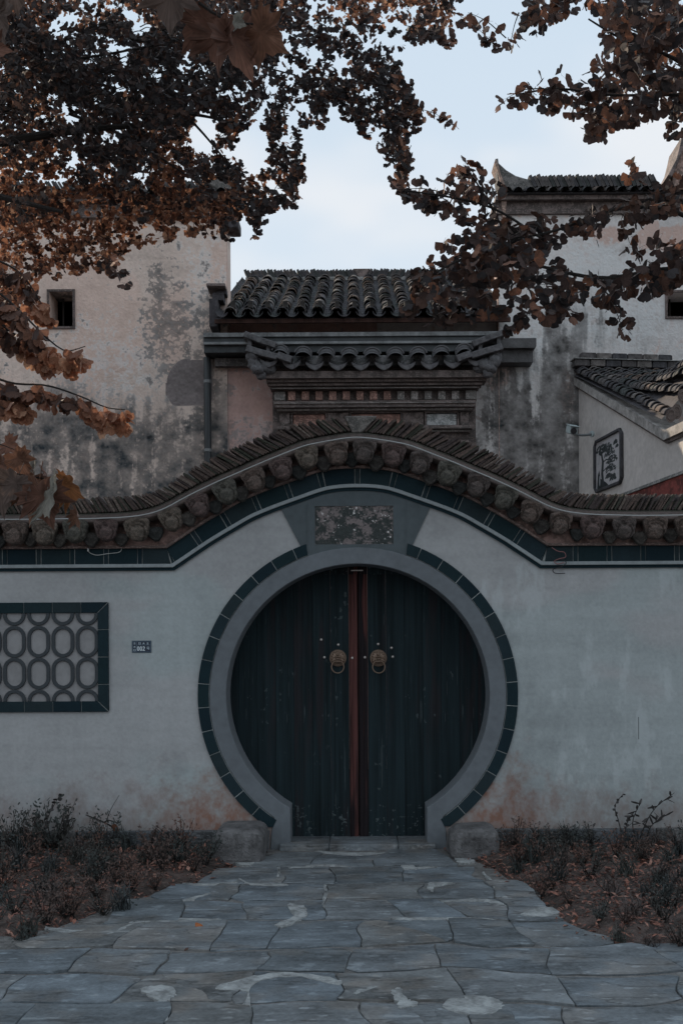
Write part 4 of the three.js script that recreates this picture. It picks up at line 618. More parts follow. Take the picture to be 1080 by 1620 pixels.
  for (let i = 0; i < 15; i++) { const x = 432 + i * 21.9; mesh('dentil_block', boxG(dxx(x), dxx(x + (i === 0 || i === 14 ? 17 : 11.5)), dy(626.5), dy(612), HZ + .213, HZ + .27 + rr(-.01, .01), .006), i === 0 || i > 10 ? paleBrick : i > 8 ? paleBrick : pinkBrick, hd); }
  mo(430, 755, 628, 631, .13, mouldM); mo(431, 754, 631, 638, .19, brickM); mo(433, 753, 638, 641, .21, mouldM); mo(436, 750, 641, 644.5, .15, paleBrick);
  for (const [a, b, m, n] of [[440, 456, 'c', 0], [461, 513, 'p', 0], [517, 551, 'c', 0], [555, 634, 'p', 0], [638, 671, 'c', 0], [676, 725, 'w', 0], [730, 744, 'c', 0]]) {
    if (m === 'c') { const w = dxx(b) - dxx(a), h = dy(646) - dy(667), g = new THREE.PlaneGeometry(w, h, 20, 14), p = g.attributes.position; for (let i = 0; i < p.count; i++) p.setZ(i, .05 * (fbm(p.getX(i) * 16 + a, p.getY(i) * 16, 3, 3) - .45)); g.computeVertexNormals(); mesh('carved_block', boxUV(g), brickM, hd).position.set((dxx(a) + dxx(b)) / 2, (dy(646) + dy(667)) / 2, HZ + .235); }
    else { mesh('hood_panel', boxG(dxx(a), dxx(b), dy(666.5), dy(647.5), HZ + .162, HZ + .205, .012), m === 'p' ? pinkBrick : mat([0.60, 0.63, 0.64], { map: blotch, s: .5 }), hd); const fm = new MB(); fm.box(dxx(a - 3), dxx(b + 3), dy(647), dy(644.8), HZ + .162, HZ + .235).box(dxx(a - 3), dxx(b + 3), dy(669), dy(667), HZ + .162, HZ + .235).box(dxx(a - 3), dxx(a - .5), dy(667) + .001, dy(647) - .001, HZ + .162, HZ + .2345).box(dxx(b + .5), dxx(b + 3), dy(667) + .001, dy(647) - .001, HZ + .162, HZ + .2345); fm.build('panel_frame', mouldM, hd); }
  }
  mo(429, 756, 609, 610.6, .20, paleBrick); mo(432, 753, 633.5, 634.8, .215, paleBrick); mo(436, 750, 669, 672.5, .15, mouldM); mo(437, 748, 672.5, 675.5, .19, brickM); mo(439, 746, 675.5, 679, .13, paleBrick); mo(442, 742, 679, 692, .05, brickM); mo(440, 744, 692, 696, .12, mouldM);

  // right house
  const Q = thing('old_house', 'tall pale weathered house wall at the right with an upturned tiled corner', 'house');
  const xq = hx(790), yq = hy(342), x9 = 11; houseWall(Q, xq, x9, yq, [hx(1056), hx(1096), hy(504), hy(466)]);
  mesh('side_plaster', boxG(xq - .012, xq - .001, 0, yq - .002, HZ - .42, HZ - .002), sideM, Q);
  mesh('cornice', new MB().box(xq - .03, x9, yq + .001, yq + .055, HZ - .50, HZ + .05).box(xq - .01, x9, yq + .056, yq + .16, HZ - .46, HZ + .03).box(xq - .05, x9, yq + .161, yq + .215, HZ - .55, HZ + .12).geo(), mouldM, Q);
  waveEave(Q, xq + .02, xq + 3.2, yq + .27, HZ + .1); mesh('roof_slope', extr(poly([[HZ + .2, yq + .22], [HZ - .2, yq + .37], [HZ - .6, yq + .22]]), 0, 1).scale(1, 1, 8.9).rotateY(-Math.PI / 2).translate(xq + 9.0, 0, 0), roofM[0], Q);
  mesh('lattice_ridge', boxG(xq + .3, xq + 3.4, yq + .30, yq + .36, HZ - .12, HZ + .04, .01), roofM[1], Q); eaveRidge(Q, hx(848), hx(1046), yq + .35, HZ - .03, 0.165, 0.42, 0.05);
  const horn = new THREE.Shape(); [[783, 252], [787, 251.5], [788, 259], [800, 270], [815, 279], [832, 284], [850, 286], [850, 303], [800, 303], [797, 316], [791, 318], [793, 300], [787, 285], [785, 268], [781, 258]].forEach(([a, b], i) => { const p = at(a, b, HD - .02); i ? horn.lineTo(p.x, p.y) : horn.moveTo(p.x, p.y); });
  mesh('upturned_corner', extr(horn, HZ - .28, HZ + .05, .015), mat([0.21, 0.205, 0.20], { map: blotch, s: .5, bs: .01 }), Q);
  const hs = new THREE.Shape(); [[781, 258], [786, 270], [790, 287], [795, 300], [792, 318], [795, 345], [799, 345], [801, 308], [797, 292], [791, 276], [788, 264], [784, 254]].forEach(([a, b], i) => { const p = at(a, b, HD - .05); i ? hs.lineTo(p.x, p.y) : hs.moveTo(p.x, p.y); }); mesh('corner_plaster', extr(hs, HZ - .24, HZ + .08, .006), mat([0.60, 0.43, 0.36], { map: blotch, s: .5 }), Q);
  mesh('gable_step', extr(shape2([[1062, 300], [1064, 262], [1071, 243], [1080, 232], [1300, 232], [1300, 300]]), HZ - .4, HZ + .01, .01), mat([0.50, 0.36, 0.31], { map: blotch, s: 1 }), Q);
  mesh('gable_cap', extr(shape2([[1052, 283], [1066, 256], [1071, 236], [1074, 222], [1082, 215], [1300, 215], [1300, 232], [1081, 232], [1075, 244], [1068, 264], [1058, 286]]), HZ - .5, HZ + .12, .01), mouldM, Q);

  // side wing in front of the right house
  const dirA = Math.atan(0.13), W = thing('side_wing', 'low tiled side wing at the right with a pale gable wall over a red base', 'house', [2.925, 0, HZ + .02], dirA);
  const len = 2.95, y0 = hy(606), y1 = EYE + (PY - 690) * 12.1 / F, ext = 4.6, red = 3.40;
  const gw = mat([0.66, 0.625, 0.60], { map: soft, s: 1.8, bs: .004 }), gr = mat([0.25, 0.06, 0.05], { map: blotch, s: 1.3, bs: .004 });
  const prof2 = (pts, x0, x1) => extr(poly(pts), 0, x1 - x0).rotateY(-Math.PI / 2).translate(x1, 0, 0);            // profile in (z, y)
  mesh('gable_wall', boxUV(prof2([[0, red], [ext, red], [ext, y1], [len, y1], [0, y0]], 0, .2)), gw, W); mesh('red_base', boxUV(prof2([[0, 0], [ext, 0], [ext, red - .035], [0, red - .035]], -.004, .2)), gr, W);
  mesh('base_line', boxUV(prof2([[0, red - .034], [ext, red - .034], [ext, red - .001], [0, red - .001]], -.02, .19)), paleLine, W);
  mesh('coping', boxUV(prof2([[0, y0 - .05], [len, y1 - .07], [ext, y1 - .07], [ext, y1 + .03], [len + .02, y1 + .03], [0, y0 + .05]], -.06, .22)), mat([0.52, 0.50, 0.48], { map: mottle, s: .8 }), W);
  mesh('coping_groove_shade', boxUV(prof2([[0, y0 - .085], [len, y1 - .105], [ext, y1 - .105], [ext, y1 - .072], [len, y1 - .072], [0, y0 - .052]], -.03, .21)), mouldM, W);  // darker strip paints the shade of a groove below the coping
  mesh('end_wall', boxG(.2, 3, 0, y1 - .1, len - .3, len - .1), gw, W);
  const rise = (x, z) => 1.5 * x * Math.pow(clamp(z / len), 2.2), ry2 = (x, z) => lerp(y0 + .14, y1 + .20, z / len) + rise(x, z); const cap2 = new MB().add(new THREE.CylinderGeometry(.056, .070, .20, 8, 1, true, -Math.PI / 2, Math.PI).rotateX(-Math.PI / 2)).add(new THREE.TorusGeometry(.066, .010, 4, 9, Math.PI).translate(0, 0, .10)).geo();
  const sa = Math.atan2(y0 - y1 - .06, len); const dk = []; for (let c = 0; c <= 8; c++) for (let r = 0; r <= 10; r++) { const x = -.08 + c * .3, z = r / 10 * len; dk.push(V3(x, ry2(Math.max(0, x), z) - .05, z)); }
  { const g = new THREE.BufferGeometry(), P = [], I = []; dk.forEach((p) => P.push(p.x, p.y, p.z)); for (let c = 0; c < 8; c++) for (let r = 0; r < 10; r++) { const a = c * 11 + r; I.push(a, a + 1, a + 11, a + 11, a + 1, a + 12); } g.setAttribute('position', new THREE.Float32BufferAttribute(P, 3)); g.setIndex(I); g.computeVertexNormals(); mesh('roof_deck', boxUV(g), roofM[5], W); }
  for (let c = 0; c < 12; c++) for (let r = 0; r < 24; r++) { const x = .0 + c * .165, z = (r + .5) / 24 * len; const m = mesh('cover_tile', cap2, pickRoof(), W), s = (ry2(x, z + .05) - ry2(x, z - .05)) / .1; m.position.set(x + rr(-.01, .01), ry2(x, z) + rr(-.006, .006), z); m.rotation.set(Math.atan(-s) - .09 + rr(-.04, .04), rr(-.07, .07), rr(-.1, .1)); }
  const eb = mat([0.20, 0.155, 0.14], { map: blotch, s: .2, bs: .006 }); const fan = new MB().add(new THREE.CylinderGeometry(.055, .042, .03, 12).rotateX(Math.PI / 2).scale(1, 1.6, 1)).add(new THREE.TorusGeometry(.034, .008, 5, 12).scale(1, 1.6, 1).translate(0, 0, .017)).geo();
  for (let c = 0; c < 14; c++) { const x = c * .13; for (const h of [0, .5]) { const X = x + h * .13, m = mesh(h ? 'drip_tile' : 'eave_tile', fan, eb, W); m.position.set(X, ry2(X, len) - .02 - h * .12, len + .06 - h * .03); m.rotation.set(-.2, rr(-.2, .2) - .25, rr(-.15, .15)); } }
  mesh('eave_beam', prof2([[len - .25, y1 - .05], [len - .05, y1 - .05], [len - .05, y1 + .12], [len - .25, y1 + .12]], .2, 3), timberM, W);
  for (let i = 0; i < 10; i++) for (const lv of [0, 1]) mesh('ridge_block', boxG(i * .21 + lv * .1 - .1, i * .21 + lv * .1 + .098, y0 + .16 + lv * .10, y0 + .25 + lv * .10, .02, .18 - lv * .04, .012), roofM[[1, 4, 0][i % 3]], W);
  mesh('ridge_line', boxG(-.12, 2.2, y0 + .251, y0 + .262, .0, .2), paleLine, W);

  // relief picture of a pine on the gable wall
  const cv = document.createElement('canvas'); cv.width = 512; cv.height = 320; const x = cv.getContext('2d'), r = rng(55); x.fillStyle = '#b3b1b4'; x.fillRect(0, 0, 512, 320);
  for (let i = 0; i < 900; i++) { x.fillStyle = `rgba(${90 + r() * 90},${90 + r() * 90},${95 + r() * 90},0.10)`; x.fillRect(r() * 512, r() * 320, 4 + r() * 18, 2 + r() * 8); }
  x.strokeStyle = '#2a2f33'; x.lineCap = 'round'; const st = (w, pts) => { x.lineWidth = w; x.beginPath(); pts.forEach(([a, b], i) => i ? x.lineTo(a, b) : x.moveTo(a, b)); x.stroke(); };
  x.fillStyle = '#20282b'; x.beginPath(); x.moveTo(20, 320); x.lineTo(40, 220); x.lineTo(70, 190); x.lineTo(95, 250); x.lineTo(140, 265); x.lineTo(210, 290); x.lineTo(270, 320); x.fill(); x.fillStyle = '#8f9296'; x.beginPath(); x.ellipse(78, 262, 14, 34, 0, 0, 7); x.fill();
  st(44, [[150, 310], [130, 220], [145, 150]]); st(30, [[145, 150], [120, 90], [75, 74]]); st(13, [[120, 90], [180, 70], [260, 100]]); st(8, [[145, 150], [210, 140], [330, 160]]); st(8, [[140, 210], [220, 195], [320, 215]]); st(5, [[60, 150], [72, 90]]);
  const tuft = (cx, cy, w, h) => { for (let i = 0; i < 90; i++) { const a = r() * 6.28, q = Math.sqrt(r()), X = cx + Math.cos(a) * q * w, Y = cy - Math.abs(Math.sin(a)) * q * h + 5; x.strokeStyle = ['#1f2629', '#30383a', '#3d4244'][Math.floor(r() * 3)]; st(4 + r() * 4, [[X - 8, Y + 2], [X + 9, Y - 3]]); } };
  tuft(110, 66, 100, 44); tuft(215, 84, 110, 54); tuft(280, 118, 105, 44); tuft(320, 170, 110, 46); tuft(290, 222, 100, 44); tuft(255, 260, 60, 28); tuft(340, 285, 60, 40); x.globalAlpha = .6; tuft(390, 60, 34, 24); tuft(420, 85, 22, 14); x.globalAlpha = 1; st(3, [[300, 310], [360, 250], [410, 215]]);
  const t = new THREE.CanvasTexture(cv); t.colorSpace = THREE.SRGBColorSpace;
  const pz = (px, k = 0) => { const a = (px - PX) / F; return ((CAMD * a) - 3.705) / (0.13 + a); }, zl = pz(944), zr = pz(988), c0 = Math.cos(dirA), la = (zl - HZ - .02) / c0, lb = (zr - HZ - .02) / c0, ya = 3.52, yb = 4.18;
  const pic = thing('pine_picture', 'dark framed relief picture of a pine tree on the pale gable wall', 'wall picture', W.position.toArray(), dirA); const fw = .036;
  mesh('picture_panel', new THREE.PlaneGeometry(lb - la - .06, yb - ya - .06).rotateY(-Math.PI / 2).translate(-.012, (ya + yb) / 2, (la + lb) / 2), new THREE.MeshStandardMaterial({ map: t, roughness: .9, side: THREE.DoubleSide }), pic);
  const fs = new THREE.Shape(), rq = (S, a, b, c, d, q) => { S.moveTo(a + q, c); S.lineTo(b - q, c); S.lineTo(b, c + q); S.lineTo(b, d - q); S.lineTo(b - q, d); S.lineTo(a + q, d); S.lineTo(a, d - q); S.lineTo(a, c + q); S.closePath(); }; rq(fs, la, lb, ya, yb, .07); const fh = new THREE.Path(); rq(fh, la + fw * 1.3, lb - fw * 1.3, ya + fw, yb - fw, .03); fs.holes.push(fh);
  mesh('picture_frame', boxUV(extr(fs, 0, .035, .006).rotateY(-Math.PI / 2).translate(-.005, 0, 0)), mat([0.085, 0.085, 0.095], { bs: .001 }), pic);

  // security camera on a bracket, looking left
  const pc = at(904, 680, 14.1), sc = thing('security_camera', 'small white security camera on a bracket at the gable wall corner', 'security camera', pc.toArray(), 0.5);
  const body = mat([0.42, 0.50, 0.51], { map: null, bump: null, rough: .4 }), k = .001; const q = new THREE.Group();
  const b1 = mesh('camera_body', new RoundedBoxGeometry(.11, .10, .26, 3, .02).applyMatrix4(M4(0, 0, 0, .30, -.5, 0)), body, sc); mesh('camera_lens', new THREE.CylinderGeometry(.036, .04, .03, 16).rotateX(Math.PI / 2).translate(0, -.004, .137).applyMatrix4(M4(0, 0, 0, .30, -.5, 0)), wireB, sc); mesh('sun_hood', boxG(-.062, .062, .051, .058, -.13, .17, .003).applyMatrix4(M4(0, 0, 0, .30, -.5, 0)), body, sc);
  mesh('bracket', tube([V3(0.02, -.03, -.03), V3(.1, -.05, -.02), V3(.22, -.045, .0), V3(.30, -.03, .02)], .016, 16, 8), mat([0.20, 0.22, 0.23], { map: null, bump: null, rough: .5 }), sc); mesh('bracket_plate', new THREE.CylinderGeometry(.04, .04, .02, 14).rotateZ(Math.PI / 2).translate(.30, -.03, .02), body, sc);
}
// ---------------------------------------------------------------- trees
function leafGeo(kind, seed) {                       // a ginkgo fan (unit: about 1 across), stalk at the origin, growing along +y
  const r = rng(seed), P = [], I = [], n = 12, stalk = 0.35, notch = 0.12 + r() * 0.30, cup = 0.06 + r() * 0.18, span = 2.25 + r() * 0.65, asym = (r() - .5) * .3;
  P.push(0, stalk, 0); for (let i = 0; i <= n; i++) { const t = i / n, a = (t - 0.5) * span + asym, nt = Math.exp(-Math.pow((t - 0.5) / 0.055, 2)) * notch, rad = (0.72 + 0.018 * Math.sin(t * 19 + seed)) * (1 - nt) * (0.80 + 0.20 * Math.pow(Math.sin(t * Math.PI), .6)); P.push(Math.sin(a) * rad, stalk + Math.cos(a) * rad, cup * (Math.abs(t - .5) * 2) ** 1.6 * 0.5 - 0.025 * Math.sin(t * 17) - 0.16 * rad * rad * Math.cos(a)); }
  for (let i = 1; i <= n; i++) I.push(0, i + 1, i);
  const k = P.length / 3; P.push(-.012, 0, 0, .012, 0, 0, .008, stalk + .03, 0, -.008, stalk + .03, 0); I.push(k, k + 1, k + 2, k, k + 2, k + 3);
  const g = new THREE.BufferGeometry(); g.setAttribute('position', new THREE.Float32BufferAttribute(P, 3)); const uv = []; for (let i = 0; i < P.length; i += 3) uv.push(P[i] * .5 + .5, P[i + 1] * .9); g.setAttribute('uv', new THREE.Float32BufferAttribute(uv, 2)); g.setIndex(I); g.computeVertexNormals(); return g;
}
const ginkgo = [1, 2, 3, 4].map((s) => leafGeo('g', s * 17));
const leafTex = tex(256, 256, (u, v) => { const a = Math.atan2(u - .5, v - .3), n = fbm(a * 22 + 9, v * 1.5, 3, 151), m = fbm(u * 7, v * 7, 4, 153), k = 0.62 + 0.55 * (n - .5) + 0.6 * (m - .5); return [k, k, k].map((x) => clamp(x, .1, 1)); });
const leafMat = (c, tr = 0.32) => new THREE.MeshPhysicalMaterial({ color: col(c), map: leafTex, roughness: 0.75, transmission: tr, thickness: 0, side: THREE.DoubleSide, specularIntensity: 0.35 });
const LC = [[0.14, 0.078, 0.060], [0.38, 0.18, 0.115], [0.10, 0.066, 0.060], [0.60, 0.30, 0.185], [0.062, 0.055, 0.058], [0.88, 0.52, 0.34]];  // the orange tones paint sunlit leaves, the darkest ones shaded leaves
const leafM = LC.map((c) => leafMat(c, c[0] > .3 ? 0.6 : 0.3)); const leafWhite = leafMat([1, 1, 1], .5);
const barkM = mat([0.055, 0.047, 0.043], { map: blotch, s: .3, sy: .8, bs: .02 });
const rdir = () => { const z = rr(-1, 1), a = rr(0, 6.2832), q = Math.sqrt(1 - z * z); return V3(q * Math.cos(a), z, q * Math.sin(a)); };
function leafMatrix(p, dir, size) { const y = dir.clone().normalize(), x = rdir().addScaledVector(V3(.25, .1, 1), R() < .5 ? -.7 : .7).cross(y).normalize(), z = V3(0, 0, 0).crossVectors(x, y); return new THREE.Matrix4().makeBasis(x, y, z).scale(V3(size, size, size)).setPosition(p); }
class Crown {
  constructor(cols) { this.l = []; this.b = new MB(); this.cols = cols; }
  leaf(p, dir, size, c) { this.l.push({ m: leafMatrix(p, dir, size), p, size, c: c ?? this.cols[Math.floor(R() * this.cols.length)], g: Math.floor(R() * 4) }); }
  cluster(p, n, size, out, drop = 0.55, cols) { for (let i = 0; i < n; i++) { const d = rdir().addScaledVector(V3(0, -1, 0), drop); if (out) d.addScaledVector(out, 0.5); this.leaf(p.clone().addScaledVector(rdir(), size * 0.25), d, size * rr(0.72, 1.15), cols && cols[Math.floor(R() * cols.length)]); } }
  spray(a, b, sag, n, per, size, r = 0.004, spread = 0.06) {      // a twig from a to b with leaf clusters along it
    const mid = a.clone().lerp(b, .5).add(V3(0, sag, 0)), mid2 = a.clone().lerp(b, .8).add(V3(0, sag * .55, 0)), c = new THREE.CatmullRomCurve3([a, mid, mid2, b]), dir = b.clone().sub(a).normalize(); this.b.add(twig([a, mid, mid2, b], r, r * .35, 3));
    for (let i = 0; i < n; i++) { const t = 0.12 + 0.88 * (i + R() * .6) / n; this.cluster(c.getPoint(Math.min(1, t)).addScaledVector(rdir(), R() * spread), per, size, dir); }
  }
  finish(tree) {
    const tw = this.b.build('twigs', barkM, tree); tw.userData.kind = 'stuff'; const vis = this.l.filter((e) => inFrame(e.p, 12)); vis.sort((a, b) => b.size / (CAMD - b.p.z) - a.size / (CAMD - a.p.z)); const big = new Set(vis.slice(0, 300)), rest = this.l.filter((e) => !big.has(e));
    for (const e of big) { const o = mesh('leaf', ginkgo[e.g], leafM[e.c], tree); e.m.decompose(o.position, o.quaternion, o.scale); }
    for (let k = 0; k < 4; k++) { const q = rest.filter((e) => e.g === k); if (!q.length) continue; const im = new THREE.InstancedMesh(ginkgo[k], leafWhite, q.length); im.name = 'foliage'; im.userData.kind = 'stuff'; im.castShadow = im.receiveShadow = true; const c = new THREE.Color(); q.forEach((e, i) => { im.setMatrixAt(i, e.m); const f = rr(.75, 1.2); c.setRGB(...LC[e.c].map((x) => x * f)); im.setColorAt(i, c); }); tree.add(im); }
    console.log(tree.name, 'leaves', this.l.length, 'in view', vis.length);
  }
}
{
  // left ginkgo: trunk outside the picture, crown reaching in over the wall
  const T = thing('ginkgo_tree', 'large brown ginkgo hanging its dense foliage over the left half of the sky', 'tree', [0, 0, 0]); const C = new Crown([0, 0, 1, 2, 2, 4, 4, 3]);
  const tp = V3(-4.9, 0, 1.6); mesh('trunk', twig([tp, V3(-4.85, 2, 1.5), V3(-4.95, 4, 1.3), V3(-4.8, 6.5, 1.0), V3(-4.7, 9.5, 1.0)], .26, .05, 10), barkM, T);
  for (const [y, e] of [[4.2, V3(-1.2, 5.5, .6)], [5.2, V3(-.3, 6.9, .4)], [4.6, V3(-2, 4.6, 1.2)], [5.8, V3(.6, 7.7, .2)], [5, V3(-7.6, 6.6, -.8)], [4.5, V3(-6.8, 5.4, 2.8)], [6.5, V3(-4, 8.8, 2.8)], [6, V3(-2.4, 8.0, -.6)], [5.4, V3(-8, 7.6, 1.4)], [6.2, V3(-3, 7.4, 2.5)], [4.0, V3(-6.4, 4.6, -1.2)]]) { const a = V3(-4.9, y, 1.2); mesh('branch', twig([a, a.clone().lerp(e, .35).add(V3(0, .25, 0)), a.clone().lerp(e, .7).add(V3(0, .2, 0)), e], .075, .012, 6), barkM, T); }
  const main = [[-20, -20], [735, -20], [715, 30], [690, 52], [655, 62], [620, 84], [636, 120], [662, 165], [668, 195], [640, 225], [652, 262], [628, 276], [604, 235], [574, 195], [545, 182], [520, 165], [492, 186], [474, 226], [478, 285], [456, 312], [430, 330], [405, 345], [378, 328], [372, 345], [340, 372], [300, 372], [250, 382], [205, 384], [190, 420], [150, 428], [100, 434], [60, 450], [40, 490], [-20, 560]];
  const holes = [[402, 232, 30, 40], [322, 205, 24, 34], [196, 86, 14, 20], [118, 248, 12, 18], [206, 20, 16, 14], [225, 40, 20, 10], [50, 210, 14, 9], [30, 150, 12, 6], [350, 290, 20, 12], [85, 150, 12, 8], [300, 285, 16, 10], [460, 190, 12, 22], [620, 60, 18, 12]];
  const D = 9.0; let n = 0, tries = 0; const ok = (x, y) => inside(main, x, y) && !holes.some(([a, b, c, d]) => ((x - a) / c) ** 2 + ((y - b) / d) ** 2 < 1);
  const gapN = (x, y) => fbm(x * .022, y * .028, 3, 161) > 0.40;
  while (n < 6400 && tries++ < 140000) { const x = rr(-20, 735), y = -20 + 580 * Math.pow(R(), 1.0); if (!ok(x, y)) continue; const core = x < 470 && y < 330; if (!core && R() < 0.25) continue; if (!gapN(x, y) && R() < 0.8) continue; const litShare = sstep(120, 330, y + (fbm(x * .015, y * .015, 3, 163) - .5) * 260) * sstep(560, 300, x) + (y < 40 ? .5 : 0) + sstep(430, 620, x) * .3; const paintedLit = R() < litShare; if (paintedLit && R() < .38) continue; n++; const d = paintedLit ? rr(8.6, 10.0) : core ? rr(7.4, 10.8) : rr(7.8, 9.6), p = at(x, y, d); C.cluster(p, 5, rr(.042, .054), null, .6, paintedLit ? [0, 1, 1, 3, 3, 5, 2] : [4, 4, 4, 2, 0]); if (n % 3 === 0 && core && y > 40 && y < 190 && x < 300) { const s = V3(-4.9, 6, 1.2).sub(p).normalize().multiplyScalar(rr(.08, .18)); C.b.add(twig([p, p.clone().addScaledVector(s, .5).add(V3(0, .03, 0)), p.clone().add(s)], .0025, .005, 3)); } }  // leaf colour by place paints sunlight low on the left, shade elsewhere
  // sprigs that hang out of the mass
  for (const [x0, y0, x1, y1, d, k] of [[640, 40, 718, 72, 7.6, 7], [600, 90, 660, 190, 8, 12], [640, 170, 716, 196, 7.8, 6], [630, 190, 640, 285, 8, 10], [650, 230, 625, 300, 8, 6], [440, 290, 402, 374, 8.4, 7], [470, 220, 466, 325, 8.4, 10], [420, 300, 400, 350, 8.4, 7], [520, 130, 505, 195, 8.6, 6], [560, 150, 575, 215, 8.6, 6], [150, 400, 196, 440, 7, 7], [330, 340, 365, 375, 8.6, 6], [700, 10, 785, 74, 7.2, 9], [380, 180, 352, 215, 8.4, 6]]) C.spray(at(x0, y0, d), at(x1, y1, d - .15), .03, k, 4, .062, .003, .03);
  for (const [x0, y0, x1, y1] of [[260, 160, 372, 272], [300, 180, 385, 200], [110, 180, 330, 300], [200, 60, 470, 120], [60, 100, 300, 60]]) mesh('branch', twig([at(x0, y0, 8.6), at(lerp(x0, x1, .4), lerp(y0, y1, .3), 8.5), at(x1, y1, 8.5)], .014, .005, 5), barkM, T);
  // lower hanging branches at the left edge, nearer to the camera
  const near = (pts, d, per, size) => { const P = pts.map(([x, y], i) => at(x, y, d - i * .04)); mesh('branch', twig(P, .006, .0025, 4), barkM, T); const c = new THREE.CatmullRomCurve3(P), m = pts.length * 8; for (let i = 0; i < m; i++) { const t = (i + R()) / m; C.cluster(c.getPoint(t).add(V3(rr(-.02, .02), -rr(.0, .05), rr(-.04, .04))), per, size, null, 1.4, t > .6 ? [3, 5, 1, 3] : [0, 1, 2, 0, 1]); } };  // brighter orange leaves at the tips paint sunlight on the branch ends
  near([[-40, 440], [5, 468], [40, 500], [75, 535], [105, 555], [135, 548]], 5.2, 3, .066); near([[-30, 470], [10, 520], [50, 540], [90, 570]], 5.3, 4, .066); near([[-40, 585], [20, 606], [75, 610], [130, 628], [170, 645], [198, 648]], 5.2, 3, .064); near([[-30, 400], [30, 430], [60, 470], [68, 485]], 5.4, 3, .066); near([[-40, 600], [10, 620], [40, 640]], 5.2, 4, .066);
  // the crown beyond the frame
  for (let i = 0; i < 1100; i++) { const v = rdir().multiplyScalar(Math.cbrt(rr(.12, 1))), p = V3(-5.6 + v.x * 3.0, 7.4 + v.y * 2.6, 2.9 + v.z * 2.2); if (inFrame(p, 60)) continue; C.cluster(p, 5, .085, null, .5); }
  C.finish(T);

  // right ginkgo: limbs close to the camera
  const T2 = thing('ginkgo_tree', 'dark ginkgo branches with large leaves reaching in from the right edge', 'tree', [0, 0, 0]); const E = new Crown([2, 2, 4, 4, 4, 0, 2, 0, 1, 0]); const RT = V3(3.6, 0, 4.9);
  mesh('trunk', twig([RT, V3(3.55, 2, 4.85), V3(3.65, 4, 4.8), V3(3.5, 6.8, 4.6)], .20, .05, 10), barkM, T2);
  for (const [y, e] of [[2.2, at(1180, 430, 4.6)], [2.6, at(1150, 150, 4.8)], [3.2, V3(5.4, 5.2, 4)], [3.4, V3(2.4, 5.6, 6.6)], [3.8, V3(3.2, 5.8, 2.8)]]) { const a = V3(3.6, y, 4.85); mesh('branch', twig([a, a.clone().lerp(e, .5).add(V3(0, .15, 0)), e], .06, .014, 6), barkM, T2); }
  const limb = (pts, d, r0 = .012) => mesh('branch', twig(pts.map(([x, y], i) => at(x, y, d - i * .03)), r0, .0035, 5), barkM, T2);
  limb([[1180, 430], [1060, 425], [950, 440], [850, 420], [760, 400], [690, 430]], 4.6); limb([[1180, 430], [1080, 340], [980, 330], [860, 370], [760, 380]], 4.7); limb([[1150, 150], [1060, 90], [980, 60], [930, 30]], 4.8); limb([[1150, 150], [1050, 150], [960, 150], [880, 140], [815, 150]], 4.8, .008); limb([[860, 380], [780, 330], [700, 310], [640, 302]], 4.6, .006); limb([[800, 370], [760, 300], [735, 262]], 4.6, .005);
  const fill = (pg, N, d0, d1, size, dens = () => true, per = 4) => { let n = 0, k = 0; const xs = pg.map((p) => p[0]), ys = pg.map((p) => p[1]); while (n < N && k++ < 20000) { const x = rr(Math.min(...xs), Math.max(...xs)), y = rr(Math.min(...ys), Math.max(...ys)); if (!inside(pg, x, y) || !dens(x, y)) continue; n++; E.cluster(at(x, y, rr(d0, d1)), per, size * rr(.9, 1.1), null, .7); } };
  fill([[940, -20], [1100, -20], [1100, 200], [1040, 180], [990, 190], [945, 205], [935, 190], [950, 150], [945, 110], [965, 60]], 290, 4.2, 6.2, .054); fill([[800, -20], [940, -20], [930, 10], [880, 16], [850, 42], [825, 40], [806, 8]], 26, 4.4, 5.0, .050); fill([[812, 140], [850, 126], [900, 118], [960, 122], [960, 186], [900, 168], [860, 168]], 34, 4.4, 5, .050); fill([[925, 185], [990, 180], [950, 215], [925, 222]], 10, 4.5, 4.9, .048);
  fill([[700, 380], [760, 352], [850, 372], [890, 420], [950, 436], [1000, 420], [980, 470], [920, 480], [860, 505], [790, 500], [740, 480], [690, 478], [670, 470]], 175, 4.2, 5.0, .052, (x, y) => !(x > 885 && y < 425)); fill([[735, 258], [785, 300], [780, 350], [700, 340], [660, 312], [690, 285]], 44, 4.4, 4.9, .047); fill([[780, 350], [870, 345], [880, 380], [800, 400]], 28, 4.4, 4.9, .050); fill([[870, 345], [960, 325], [1000, 310], [1100, 270], [1100, 330], [1000, 350], [900, 366]], 50, 4.4, 4.9, .047); fill([[980, 440], [1040, 400], [1100, 385], [1100, 440], [1040, 462], [985, 474]], 38, 4.2, 4.8, .052); fill([[990, 380], [1090, 365], [1090, 395], [1010, 396]], 10, 4.3, 4.8, .052);
  for (const [x0, y0, x1, y1, k] of [[720, 310, 630, 300, 9], [690, 430, 645, 492, 9], [870, 480, 800, 524, 8], [960, 470, 985, 522, 7], [760, 500, 690, 500, 7], [860, 140, 800, 156, 6], [820, 20, 806, 72, 5], [740, 400, 655, 440, 9], [1020, 300, 1000, 268, 3], [1060, 180, 1066, 214, 3], [800, 60, 740, 20, 2], [930, 350, 940, 376, 3], [985, 360, 995, 385, 3], [780, 330, 735, 256, 6]]) E.spray(at(x0, y0, 4.6), at(x1, y1, 4.5), .015, k, 3, .048, .003, .03);
  for (let i = 0; i < 420; i++) { const v = rdir().multiplyScalar(Math.cbrt(rr(.1, 1))), p = V3(3.7 + v.x * 1.9, 5.2 + v.y * 1.9, 4.8 + v.z * 2.2); if (inFrame(p, 60)) continue; E.cluster(p, 5, .075, null, .5); }
  E.finish(T2);
}
